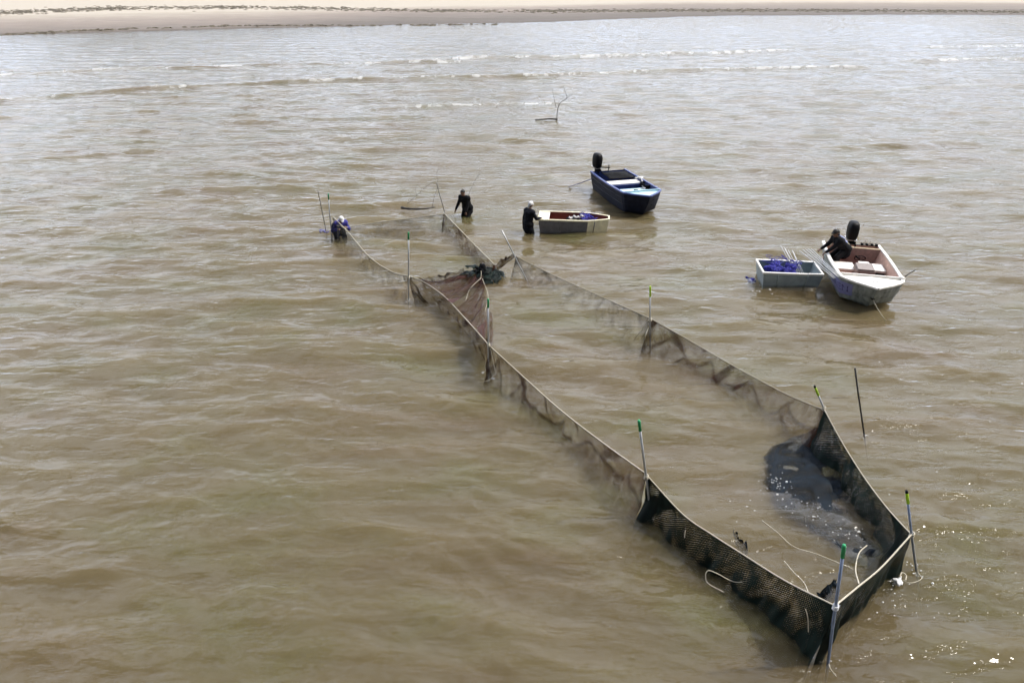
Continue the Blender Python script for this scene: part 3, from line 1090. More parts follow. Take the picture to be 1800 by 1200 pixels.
def outboard(t, x, y, z, tilt=0.0, yaw=0.0, h=0.62):
    """black outboard motor on the transom: cowl, leg, bracket, tiller"""
    o = bpy.data.objects.new('outboard_motor', None)
    COL.objects.link(o)
    o.parent = t
    o.location = (x, y, z)
    o.rotation_euler = (0, tilt, yaw)
    secs = [(0.0, 0.15, 0.11), (0.06, 0.21, 0.15), (0.22, 0.25, 0.175), (0.42, 0.26, 0.175), (0.54, 0.23, 0.155), (0.60, 0.17, 0.12), (0.62, 0.08, 0.06)]
    bm = bmesh.new()
    rings = []
    for zz, a, b in secs:
        ring = []
        for k in range(20):
            th = 2 * math.pi * k / 20
            ca, sa = math.cos(th), math.sin(th)
            ring.append(bm.verts.new((-0.22 - zz * 0.05 + a * math.copysign(abs(ca) ** 0.6, ca), b * math.copysign(abs(sa) ** 0.6, sa), 0.1 + zz * h / 0.62)))
        rings.append(ring)
    for i in range(len(rings) - 1):
        for k in range(20):
            bm.faces.new((rings[i][k], rings[i][(k + 1) % 20], rings[i + 1][(k + 1) % 20], rings[i + 1][k]))
    bm.faces.new(rings[0][::-1])
    bm.faces.new(rings[-1])
    obj('cowl', bm, M_BLACK, o, True)
    bm = bmesh.new()
    box(bm, (-0.24, 0, 0.105 + 0.05), (0.47, 0.325, 0.012))
    obj('cowl_seam', bm, M_STEEL, o)
    bm = bmesh.new()
    box(bm, (-0.22, 0, -0.25), (0.20, 0.10, 0.75), None, 0.03)
    box(bm, (-0.26, 0, -0.62), (0.34, 0.18, 0.02))
    box(bm, (-0.22, 0, -0.72), (0.10, 0.05, 0.25), None, 0.015)
    obj('drive_leg', bm, M_BLACK, o)
    bm = bmesh.new()
    box(bm, (-0.06, 0, -0.08), (0.10, 0.26, 0.36), None, 0.015)
    box(bm, (0.05, 0.09, 0.02), (0.16, 0.03, 0.10), None, 0.008)
    box(bm, (0.05, -0.09, 0.02), (0.16, 0.03, 0.10), None, 0.008)
    obj('clamp_bracket', bm, M_RUBBER, o)
    return o


def seat_pad(t, c, size, m, name='seat_pad', rot=None):
    bm = bmesh.new()
    box(bm, c, size, rot, 0.018, 2)
    return obj(name, bm, m, t)


# --- the pale boat on the right
def frame(bow, stern):
    d = Vector(bow) - Vector(stern)
    return math.atan2(d.y, d.x)


A_st, A_bow = Vector((11.60, 22.10, 0)), Vector((10.64, 18.12, 0))
LA = (A_bow - A_st).length + 0.0
boatA = thing('motor_boat', 'pale aluminium motor boat with white foredeck and brown interior, purple banner on its side', 'boat', A_st, frame(A_bow, A_st), 'boats moored by the net')
rowsA = build_hull(boatA, LA, 0.96, 0.66, 0.74, 0.14, 0.07, M_ALU, M_PINK, M_WHITE, M_MAROON)
foredeck(boatA, rowsA, LA - 0.96, 0.74, M_WHITE)
# bulkhead in front of the transom, raised on one side
bm = bmesh.new()
prof = [(-0.86, 0.66), (-0.70, 0.70), (-0.62, 0.90), (-0.40, 0.90), (-0.22, 0.84), (-0.08, 0.70), (0.02, 0.67), (0.86, 0.67), (0.86, 0.09), (-0.86, 0.09)]
f0 = [bm.verts.new((0.42, y, z)) for y, z in prof]
f1 = [bm.verts.new((0.36, y, z)) for y, z in prof]
bm.faces.new(f0)
bm.faces.new(f1[::-1])
for i in range(len(prof)):
    j = (i + 1) % len(prof)
    bm.faces.new((f0[j], f0[i], f1[i], f1[j]))
bmesh.ops.recalc_face_normals(bm, faces=bm.faces[:])
bh = obj('bulkhead', bm, M_PINK, boatA)
bm = bmesh.new()
tube(bm, [(0.39, y, z + 0.008) for y, z in prof[:8]], 0.016, 6)
obj('bulkhead_trim', bm, M_CREAM, bh, True)
seat_pad(boatA, (1.55, -0.47, 0.42), (0.62, 0.70, 0.09), M_WHITE)
seat_pad(boatA, (1.55, -0.47, 0.22), (0.52, 0.62, 0.30), M_PINK, 'seat_base')
seat_pad(boatA, (1.50, 0.56, 0.42), (0.60, 0.46, 0.09), M_WHITE)
seat_pad(boatA, (1.50, 0.58, 0.22), (0.48, 0.40, 0.30), M_RUBBER, 'seat_base')
seat_pad(boatA, (1.38, 0.20, 0.50), (0.30, 0.34, 0.05), M_WHITE)
bm = bmesh.new()
box(bm, (1.92, 0.10, 0.34), (0.55, 0.56, 0.52), (0, 0.06, 0), 0.05, 3)
con = obj('console_box', bm, M_GREYBOX, boatA, True)
bm = bmesh.new()
box(bm, (1.94, 0.10, 0.612), (0.50, 0.50, 0.03), (0, 0.06, 0), 0.012, 2)
obj('console_lid', bm, M_GREYBOX, con)
bm = bmesh.new()
pts = [(0.95 + 0.06 * math.sin(a), 0.15 + 0.17 * math.cos(a), 0.52 + 0.10 * math.sin(a)) for a in np.linspace(0, 2 * math.pi, 22)]
tube(bm, pts, 0.014, 6, False)
for a in (0.5, 2.6, 4.7):
    tube(bm, [(0.95, 0.15, 0.52), (0.95 + 0.06 * math.sin(a), 0.15 + 0.17 * math.cos(a), 0.52 + 0.10 * math.sin(a))], 0.010, 5)
tube(bm, [(0.95, 0.15, 0.52), (0.70, 0.15, 0.42), (0.44, 0.15, 0.40)], 0.025, 6)
obj('steering_wheel', bm, M_RUBBER, boatA, True)
mA = outboard(boatA, -0.02, 0.04, 0.62, 0.0, 0.05, 0.66)
# rub rail blocks and fittings along the stern
for y in (0.35, 0.50, 0.66, 0.80):
    bm = bmesh.new()
    box(bm, (0.03, y, 0.70), (0.10, 0.09, 0.06), None, 0.012)
    obj('stern_fitting', bm, M_RUBBER, boatA)
for y in (0.42, 0.58):
    bm = bmesh.new()
    tube(bm, [(0.05, y, 0.68), (0.04, y, 0.80), (0.08, y + 0.02, 0.84)], 0.010, 6)
    obj('rod_holder', bm, M_STEEL, boatA, True)
bm = bmesh.new()
tube(bm, [(LA - 0.42, -0.05, 0.80), (LA - 0.42, -0.05, 0.835), (LA - 0.42, 0.05, 0.835), (LA - 0.42, 0.05, 0.80)], 0.012, 6)
tube(bm, [(LA - 0.42, -0.11, 0.84), (LA - 0.42, 0.11, 0.84)], 0.014, 6)
obj('cleat', bm, M_STEEL, boatA, True)
bm = bmesh.new()
tube(bm, [(LA - 0.24 + 0.06 * math.cos(a), 0.05 * math.sin(a), 0.36) for a in np.linspace(0, 2 * math.pi, 12)], 0.014, 6, False)
obj('bow_eye', bm, M_RUBBER, boatA, True)
bm = bmesh.new()
pb = boatA.matrix_basis.inverted()
tube(bm, [Vector(p) for p in spline([(LA - 0.19, 0.0, 0.36), (LA - 0.02, 0.10, 0.20), (LA + 0.14, 0.22, 0.06), (LA + 0.28, 0.32, -0.05), (LA + 0.5, 0.5, -0.4)], 20)], 0.010, 6)
obj('bow_line', bm, M_ROPE, boatA, True)
for xx, yy in ((LA - 0.60, -0.55), (LA - 0.80, -0.78)):
    bm = bmesh.new()
    box(bm, (xx, yy, 0.58), (0.08, 0.03, 0.025), (0, 0, 0.5), 0.006)
    obj('side_vent', bm, M_RUBBER, boatA)
bm = bmesh.new()
tube(bm, [(LA - 1.10, 0.93, 0.76), (LA - 1.28, 1.12, 0.84), (LA - 1.40, 1.30, 0.93)], 0.014, 6)
obj('oar_lock', bm, M_RUBBER, boatA, True)
bm = bmesh.new()
box(bm, (LA - 0.98, 0.86, 0.80), (0.16, 0.10, 0.09), (0, 0, 0.6), 0.03)
box(bm, (LA - 1.05, 0.92, 0.74), (0.10, 0.12, 0.08), (0, 0, 0.2), 0.03)
obj('fender', bm, M_WHITE, boatA)


# the banner follows the side of the hull
def side_point(rows, x, k, off):
    xs = [r_[3][0] for r_ in rows]
    i = max(0, min(len(xs) - 2, int(np.searchsorted(xs, x)) - 1))
    f = (x - xs[i]) / (xs[i + 1] - xs[i])
    def at_(r_):
        p = Vector(r_[2]).lerp(Vector(r_[3]), (k - 0.5) / 0.5) if k > 0.5 else Vector(r_[1]).lerp(Vector(r_[2]), k / 0.5)
        return p
    p = at_(rows[i]).lerp(at_(rows[i + 1]), f)
    return Vector((p.x, -(p.y + off), p.z))


bx0, bx1 = LA - 1.95, LA - 0.42
nb, mb = 22, 5
bm = bmesh.new()
G = [[bm.verts.new(side_point(rowsA, bx0 + (bx1 - bx0) * i / (nb - 1), 0.20 + 0.62 * j / (mb - 1), 0.018)) for i in range(nb)] for j in range(mb)]
for j in range(mb - 1):
    for i in range(nb - 1):
        bm.faces.new((G[j][i], G[j][i + 1], G[j + 1][i + 1], G[j + 1][i]))
ban = obj('side_banner', bm, M_BANNER, boatA, True)
# dark lettering, wrapped on the banner
fc = bpy.data.curves.new('lettering', 'FONT')
fc.body = 'IIMBALEEN'
fc.size = 1.0
fc.resolution_u = 3
fo = bpy.data.objects.new('tmp_text', fc)
COL.objects.link(fo)
dg = bpy.context.evaluated_depsgraph_get()
tm = bpy.data.meshes.new_from_object(fo.evaluated_get(dg))
bpy.data.objects.remove(fo)
xs_ = [v_.co.x for v_ in tm.vertices]
x_lo, x_hi = min(xs_), max(xs_)
for v_ in tm.vertices:
    u_ = (v_.co.x - x_lo) / (x_hi - x_lo)
    k_ = 0.36 + 0.32 * v_.co.y / 0.72
    v_.co = side_point(rowsA, bx0 + 0.10 + (bx1 - bx0 - 0.2) * u_, k_, 0.024)
link('lettering', tm, M_LETTER, ban)

# --- the dark blue boat further out
D_st, D_bow = Vector((4.42, 31.35, 0)), Vector((5.56, 26.85, 0))
LD = (D_bow - D_st).length
boatD = thing('motor_boat', 'dark navy motor boat with pale blue foredeck and white thwart, moored farthest out', 'boat', D_st, frame(D_bow, D_st), 'boats moored by the net')
rowsD = build_hull(boatD, LD, 0.90, 0.74, 0.84, 0.14, 0.07, M_NAVY, M_BLUE, M_BLUE, M_RUBBER)
foredeck(boatD, rowsD, LD - 0.80, 0.84, M_PALEBLUE)
seat_pad(boatD, (1.75, 0.03, 0.66), (0.50, 1.54, 0.06), M_WHITE, 'thwart')
seat_pad(boatD, (2.02, 0.03, 0.50), (0.06, 1.46, 0.28), M_BLUE, 'thwart_front')
seat_pad(boatD, (2.75, 0.12, 0.60), (0.34, 1.25, 0.05), M_PALEBLUE, 'thwart')
seat_pad(boatD, (2.92, 0.12, 0.48), (0.05, 1.2, 0.18), M_BLUE, 'thwart_front')
bm = bmesh.new()
cv = []
for i in range(13):
    for j in range(13):
        x = 0.25 + 1.10 * i / 12
        y = -0.42 + 1.18 * j / 12
        cv.append(bm.verts.new((x, y, 0.74 + 0.10 * math.sin(math.pi * i / 12) * math.sin(math.pi * j / 12) + 0.025 * random.uniform(-1, 1))))
for i in range(12):
    for j in range(12):
        bm.faces.new((cv[i * 13 + j], cv[(i + 1) * 13 + j], cv[(i + 1) * 13 + j + 1], cv[i * 13 + j + 1]))
tarp = obj('black_tarpaulin', bm, M_RUBBER, None, True)
so = tarp.modifiers.new('thick', 'SOLIDIFY')
so.thickness = 0.02
tarp.location = D_st
tarp.rotation_euler = (0, 0, frame(D_bow, D_st))
tag(tarp, 'black tarpaulin over the stern of the dark navy boat', 'tarpaulin')
outboard(boatD, -0.02, -0.42, 0.70, 0.10, 0.25, 0.70)
bm = bmesh.new()
tube(bm, [(0.02, -0.42, 0.92), (0.35, -0.30, 1.00), (0.62, -0.18, 1.04)], [0.03, 0.022, 0.026], 8)
tube(bm, [(0.30, -0.10, 0.80), (0.32, -0.10, 1.10)], 0.02, 6)
obj('tiller', bm, M_RUBBER, boatD, True)
bm = bmesh.new()
tube(bm, [Vector(p) for p in spline([(1.95, 0.80, 0.82), (2.15, 0.75, 0.76), (2.5, 0.62, 0.66), (2.75, 0.62, 0.66), (2.95, 0.52, 0.70), (2.9, 0.35, 0.66)], 24)], 0.022, 6)
obj('mooring_rope', bm, M_CAP, boatD, True)


def crate(name, label, cat, loc, rz, size, m, m2=None):
    t = thing(name, label, cat, loc, rz)
    sx, sy, sz = size
    bm = bmesh.new()
    w_ = 0.025
    box(bm, (0, 0, w_ / 2), (sx, sy, w_))
    obj('crate_floor', bm, m, t)
    for c, s2 in (((sx / 2 - w_ / 2, 0, sz / 2 + w_), (w_, sy, sz)), ((-sx / 2 + w_ / 2, 0, sz / 2 + w_), (w_, sy, sz)),
                  ((0, sy / 2 - w_ / 2, sz / 2 + w_), (sx - 2 * w_ - 0.004, w_, sz - 0.004)), ((0, -sy / 2 + w_ / 2, sz / 2 + w_), (sx - 2 * w_ - 0.004, w_, sz - 0.004))):
        bm = bmesh.new()
        box(bm, c, s2, None, 0.006)
        obj('crate_side', bm, m2 or m, t)
    return t


def in_boat(st, bow, x, y, z):
    a = frame(bow, st)
    return Vector((st.x + x * math.cos(a) - y * math.sin(a), st.y + x * math.sin(a) + y * math.cos(a), z))


def lumps(name, c, size, n, r0, m, parent=None, seed=1, vox=0.03):
    """a heap of soft folds fused into one mass"""
    rr = random.Random(seed)
    bm = bmesh.new()
    for i in range(n):
        a = Vector((rr.uniform(-1, 1) * size[0], rr.uniform(-1, 1) * size[1], rr.uniform(0, 1) * size[2]))
        b = a + Vector((rr.uniform(-1, 1), rr.uniform(-1, 1), rr.uniform(-0.3, 0.3))) * r0 * 1.4
        capsule(bm, a, b, r0 * rr.uniform(0.6, 1.2), r0 * rr.uniform(0.5, 1), 8)
    o = remeshed(name, bm, vox, m, parent, 2)
    o.location = c
    return o


def threads(name, c, size, n, m, parent, seed, r=0.012):
    rr = random.Random(seed)
    bm = bmesh.new()
    for i in range(n):
        p = Vector((rr.uniform(-1, 1) * size[0], rr.uniform(-1, 1) * size[1], size[2] * rr.uniform(0.7, 1.2)))
        pts = [p]
        for k in range(4):
            q = pts[-1] + Vector((rr.uniform(-1, 1), rr.uniform(-1, 1), rr.uniform(-0.35, 0.3))) * 0.16
            q.z = max(q.z, 0.02)
            pts.append(q)
        tube(bm, [Vector(q) for q in spline(pts, 12)], r, 5)
    o = obj(name, bm, m, parent, True)
    o.location = c
    o['kind'] = 'stuff'
    return o


cD = crate('black_crate', 'black crate by the right gunwale of the dark navy boat', 'crate', in_boat(D_st, D_bow, 2.55, 0.74, 0.60), frame(D_bow, D_st), (0.62, 0.24, 0.17), M_RUBBER)
wb = lumps('white_bag', in_boat(D_st, D_bow, 1.72, 0.80, 0.80), (0.16, 0.05, 0.03), 6, 0.05, M_CAP, None, 5, 0.02)
tag(wb, 'white bag lying on the right gunwale of the dark navy boat', 'bag')
bt = lumps('blue_tarpaulin', in_boat(D_st, D_bow, 2.42, -0.28, 0.28), (0.20, 0.30, 0.20), 18, 0.09, M_BLUE, None, 41, 0.02)
tag(bt, 'crumpled blue tarpaulin lying between the thwarts of the dark navy boat', 'tarpaulin')
bt = lumps('dark_sack', in_boat(D_st, D_bow, 3.20, 0.02, 0.42), (0.16, 0.42, 0.22), 20, 0.08, M_NAVY, None, 43, 0.02)
tag(bt, 'dark sack pushed up against the pale blue foredeck of the navy boat', 'sack')
bm = bmesh.new()
tube(bm, [(0, 0, 0.0), (0.35, 0.02, 0.0), (1.7, 0.0, 0.0)], [0.018, 0.018, 0.018], 8)
oarp = U(1003, 328, 0.03)
oar = thing('oar', 'blue oar reaching into the water left of the dark navy boat', 'oar', oarp, 0)
e_ = UY(1042, 314, 30.6) - oarp
bm.free()
bm = bmesh.new()
tube(bm, [e_ * 0.3, e_], 0.018, 8)
obj('shaft', bm, M_BLUE, oar, True)
bm = bmesh.new()
du_ = e_.normalized()
sd_ = Vector((-du_.y, du_.x, 0)).normalized()
for k in (-1,):
    q = [bm.verts.new(p) for p in (sd_ * 0.05 - du_ * 0.1, -sd_ * 0.05 - du_ * 0.1, -sd_ * 0.07 + e_ * 0.25, -sd_ * 0.02 + e_ * 0.31, sd_ * 0.02 + e_ * 0.31, sd_ * 0.07 + e_ * 0.25)]
    f_ = bm.faces.new(q)
    ex = bmesh.ops.extrude_face_region(bm, geom=[f_])
    for g in ex['geom']:
        if isinstance(g, bmesh.types.BMVert):
            g.co.z += 0.02
bmesh.ops.recalc_face_normals(bm, faces=bm.faces[:])
obj('blade', bm, M_BLUE, oar)


# --- tender: open dinghies
def tender(label, c, rz, L, W, Hh, m_out, m_in, m_rim, bow_taper, group, bow_deck=None, m_end=None):
    t = thing('dinghy', label, 'dinghy', c, rz, group)
    rows = []
    n = 9
    for i in range(n):
        u_ = i / (n - 1)
        if bow_taper > 0.5:
            u_ = (0, 0.15, 0.3, 0.45, 0.58, 0.70, 0.80, 0.91, 1.0)[i]
        x = -L / 2 + L * u_
        k = 1 - bow_taper * (smooth01((u_ - 0.55) / 0.45) if bow_taper < 0.5 else max(0, (u_ - 0.66) / 0.34) ** 1.25)
        rk = 0.07 * (u_ - 0.5) * 2
        rows.append([(x - rk * 0.9, 0, -0.12), (x - rk * 0.9, W / 2 * k * 0.86, -0.11), (x, W / 2 * k * 0.97, Hh * 0.6), (x + rk * 0.4, W / 2 * k, Hh)])
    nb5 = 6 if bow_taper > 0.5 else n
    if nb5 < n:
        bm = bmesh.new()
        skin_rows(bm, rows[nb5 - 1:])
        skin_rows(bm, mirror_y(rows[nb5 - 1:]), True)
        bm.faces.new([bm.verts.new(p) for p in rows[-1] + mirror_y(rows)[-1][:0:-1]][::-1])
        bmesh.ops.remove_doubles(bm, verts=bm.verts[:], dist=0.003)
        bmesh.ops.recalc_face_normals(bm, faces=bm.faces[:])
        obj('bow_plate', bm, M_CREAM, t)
    bm = bmesh.new()
    skin_rows(bm, rows[:nb5])
    skin_rows(bm, mirror_y(rows[:nb5]), True)
    if nb5 == n:
        bm.faces.new([bm.verts.new(p) for p in rows[-1] + mirror_y(rows)[-1][:0:-1]][::-1])
    if m_end is None:
        bm.faces.new([bm.verts.new(p) for p in rows[0] + mirror_y(rows)[0][:0:-1]])
    bmesh.ops.remove_doubles(bm, verts=bm.verts[:], dist=0.003)
    bmesh.ops.recalc_face_normals(bm, faces=bm.faces[:])
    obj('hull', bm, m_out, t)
    if m_end is not None:
        bm = bmesh.new()
        bm.faces.new([bm.verts.new((x - 0.003, y, z)) for x, y, z in rows[0] + mirror_y(rows)[0][:0:-1]])
        obj('transom', bm, m_end, t)
    fz = 0.06
    inn = []
    for i, r_ in enumerate(rows):
        dx_ = 0.05 if i == 0 else (-0.05 if i == n - 1 else 0)
        inn.append([(r_[3][0] + dx_, r_[3][1] - 0.05, Hh - 0.01), (r_[2][0] + dx_, r_[2][1] - 0.06, Hh * 0.55), (r_[1][0] + dx_, r_[1][1] - 0.05, fz)])
    bm = bmesh.new()
    skin_rows(bm, inn)
    skin_rows(bm, mirror_y(inn), True)
    skin_rows(bm, [[r_[2], (r_[2][0], -r_[2][1], fz)] for r_ in inn])
    for a_ in (inn[0], inn[-1]):
        bm.faces.new([bm.verts.new(p) for p in a_ + mirror_y([a_])[0][::-1]])
    obj('liner', bm, m_in, t)
    # rim
    loop = [(r_[3][0], r_[3][1] - 0.015) for r_ in rows] + [(r_[3][0], -r_[3][1] + 0.015) for r_ in rows[::-1]]
    bm = bmesh.new()
    cen = Vector((0, 0))
    o1 = []
    for (x, y) in loop:
        s1, s2 = 1.012, 0.0
        sg = 1 if y > 0 else -1
        ex_ = 0.03 if x > 0 else -0.03
        endp = abs(x) > L / 2 - 0.12
        o1.append([bm.verts.new((x + (ex_ * 0.7 if endp else 0), y + sg * 0.03, Hh - 0.035)), bm.verts.new((x + (ex_ * 0.7 if endp else 0), y + sg * 0.03, Hh + 0.02)),
                   bm.verts.new((x - (ex_ if endp else 0), y - sg * 0.035, Hh + 0.02)), bm.verts.new((x - (ex_ if endp else 0), y - sg * 0.035, Hh - 0.03))])
    for i in range(len(o1)):
        j = (i + 1) % len(o1)
        for k in range(4):
            bm.faces.new((o1[i][k], o1[i][(k + 1) % 4], o1[j][(k + 1) % 4], o1[j][k]))
    bmesh.ops.recalc_face_normals(bm, faces=bm.faces[:])
    obj('rim', bm, m_rim, t)
    for i in (2, 6):
        for sg in (1, -1):
            r_ = rows[i]
            bm = bmesh.new()
            tube(bm, [(r_[1][0], sg * (r_[1][1] + 0.008), -0.05), (r_[2][0], sg * (r_[2][1] + 0.010), r_[2][2]), (r_[3][0], sg * (r_[3][1] + 0.01), Hh - 0.03)], 0.016, 6)
            obj('side_rib', bm, m_out, t, True)
    if bow_deck:
        bm = bmesh.new()
        k = [r_ for r_ in rows if r_[3][0] < -L / 2 + L * 0.2]
        P0 = [(r_[3][0], r_[3][1] - 0.055, Hh - 0.005) for r_ in k]
        V = [[bm.verts.new(p), bm.verts.new((p[0], 0, p[2] + 0.03)), bm.verts.new((p[0], -p[1], p[2]))] for p in P0]
        for i in range(len(V) - 1):
            for j in range(2):
                bm.faces.new((V[i][j], V[i + 1][j], V[i + 1][j + 1], V[i][j + 1]))
        bmesh.ops.recalc_face_normals(bm, faces=bm.faces[:])
        obj('bow_deck', bm, bow_deck, t)
    return t


GB = 'dinghies by the larger boats'
Bc = (U(1333, 507) + U(1436, 512)) / 2 + Vector((0.19, 0.66, 0))
Brz = math.radians(-6)
dB = tender('pale grey box shaped dinghy heaped with blue netting beside the aluminium boat', Bc, Brz, 1.78, 1.12, 0.50, M_PALE, M_PALE, M_WHITE, 0.06, GB)
Cc = (U(946, 407) + U(1072, 405)) / 2 + Vector((0.0, 0.30, 0))
Crz = math.radians(-6)
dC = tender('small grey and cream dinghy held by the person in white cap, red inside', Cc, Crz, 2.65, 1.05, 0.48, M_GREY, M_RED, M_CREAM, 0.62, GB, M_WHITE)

nb_ = lumps('blue_fishing_net', Bc + Vector((-0.20, 0.03, 0.18)), (0.44, 0.20, 0.34), 60, 0.095, M_BLUENET, None, 9, 0.025)
tag(nb_, 'blue fishing net heaped in the grey box dinghy by the aluminium boat', 'fishing net', 'blue nets in the dinghies')
threads('loose_threads', (0, 0, 0.10), (0.42, 0.26, 0.34), 34, M_BLUENET2, nb_, 4, 0.009)
nt_ = lumps('blue_fishing_net', U(1323, 495, -0.05), (0.08, 0.18, 0.06), 12, 0.06, M_BLUENET, None, 12, 0.02)
tag(nt_, 'end of a blue net trailing in the water left of the grey box dinghy', 'fishing net', 'blue nets in the dinghies')
nc_ = lumps('blue_fishing_net', Cc + Vector((0.52, 0.02, 0.22)), (0.20, 0.16, 0.18), 22, 0.08, M_BLUENET, None, 13, 0.022)
tag(nc_, 'blue net bundled at the cream end of the small dinghy with red inside', 'fishing net', 'blue nets in the dinghies')
threads('loose_threads', (0, 0, 0.06), (0.2, 0.26, 0.22), 22, M_BLUENET2, nc_, 6, 0.010)
np_ = lumps('blue_fishing_net', U(571, 407, -0.04), (0.20, 0.14, 0.03), 10, 0.05, M_BLUENET, None, 14, 0.022)
tag(np_, 'blue netting awash at the foot of the thin dark pole', 'fishing net', 'blue nets in the dinghies')
# black sack with white folded sheets in the small dinghy
bs = lumps('black_sack', Cc + Vector((0.02, -0.06, 0.24)), (0.26, 0.14, 0.14), 18, 0.08, M_RUBBER, None, 21, 0.022)
tag(bs, 'black sack lying amid the small dinghy with red inside', 'sack')
for i, (dx_, dz_, a_) in enumerate(((-0.16, 0.50, 0.5), (0.02, 0.53, -0.5), (0.18, 0.51, 0.6), (0.30, 0.55, -0.3))):
    bm = bmesh.new()
    N_ = 7
    V = [[bm.verts.new((0.17 * (i2 / (N_ - 1) - 0.5), 0.07 * (j2 / 3 - 0.5), 0.03 * math.sin(i2 * 1.1) + 0.01 * j2)) for i2 in range(N_)] for j2 in range(4)]
    for j2 in range(3):
        for i2 in range(N_ - 1):
            bm.faces.new((V[j2][i2], V[j2][i2 + 1], V[j2 + 1][i2 + 1], V[j2 + 1][i2]))
    o = obj('white_float_strip', bm, M_CAP, None, True)
    sdm = o.modifiers.new('t', 'SOLIDIFY')
    sdm.thickness = 0.03
    o.location = Cc + Vector((dx_, -0.22 + 0.03 * i, dz_))
    o.rotation_euler = (0.5, 0.1, a_)
    tag(o, 'small white strip lying on the black sack in the small dinghy', 'strip', 'white strips on the black sack')

# bundles of pale poles
random.seed(3)
for i in range(6):
    a = UY(1373 + i * 4.5 + random.uniform(-2, 2), 431 + i * 2.2 + random.uniform(-2, 2), 20.9)
    b = Bc + Vector((0.26 + 0.05 * i + random.uniform(-0.02, 0.02), -0.10 + 0.02 * i, 0.26))
    bm = bmesh.new()
    d = a - b
    tube(bm, [(0, 0, 0), d * 0.5, d], [0.014, 0.014, 0.010], 7)
    o = obj('spare_pole', bm, M_CAP, None, True)
    o.location = b
    tag(o, 'short pale pole in the bundle leaning out of the grey box dinghy', 'pole', 'pale poles bundled in the grey dinghy')
for i in range(5):
    a = U(1406 + i * 5.0, 441 - i * 1.2 + random.uniform(-1.5, 1.5), 0.86)
    b = U(1466 + i * 3.0, 489 - i * 0.6 + random.uniform(-1.0, 1.0), 0.80 + 0.01 * i)
    bm = bmesh.new()
    d = b - a
    tube(bm, [(0, 0, 0), d * 0.5 + Vector((0, 0, random.uniform(-0.02, 0.02))), d], 0.013, 7)
    o = obj('spare_pole', bm, M_GALV, None, True)
    o.location = a
    tag(o, 'long pale pole lying along the left gunwale of the aluminium boat', 'pole', 'long poles along the aluminium boat')

# ------------------------------------------------------------------ people


def two_bone(a, b, l1, l2, pole_dir):
    d = b - a
    L_ = min(d.length, (l1 + l2) * 0.995)
    u_ = d.normalized()
    x = (l1 * l1 - l2 * l2 + L_ * L_) / (2 * L_)
    h_ = math.sqrt(max(l1 * l1 - x * x, 0))
    p = (pole_dir - u_ * pole_dir.dot(u_)).normalized()
    return a + u_ * x + p * h_, a + u_ * L_


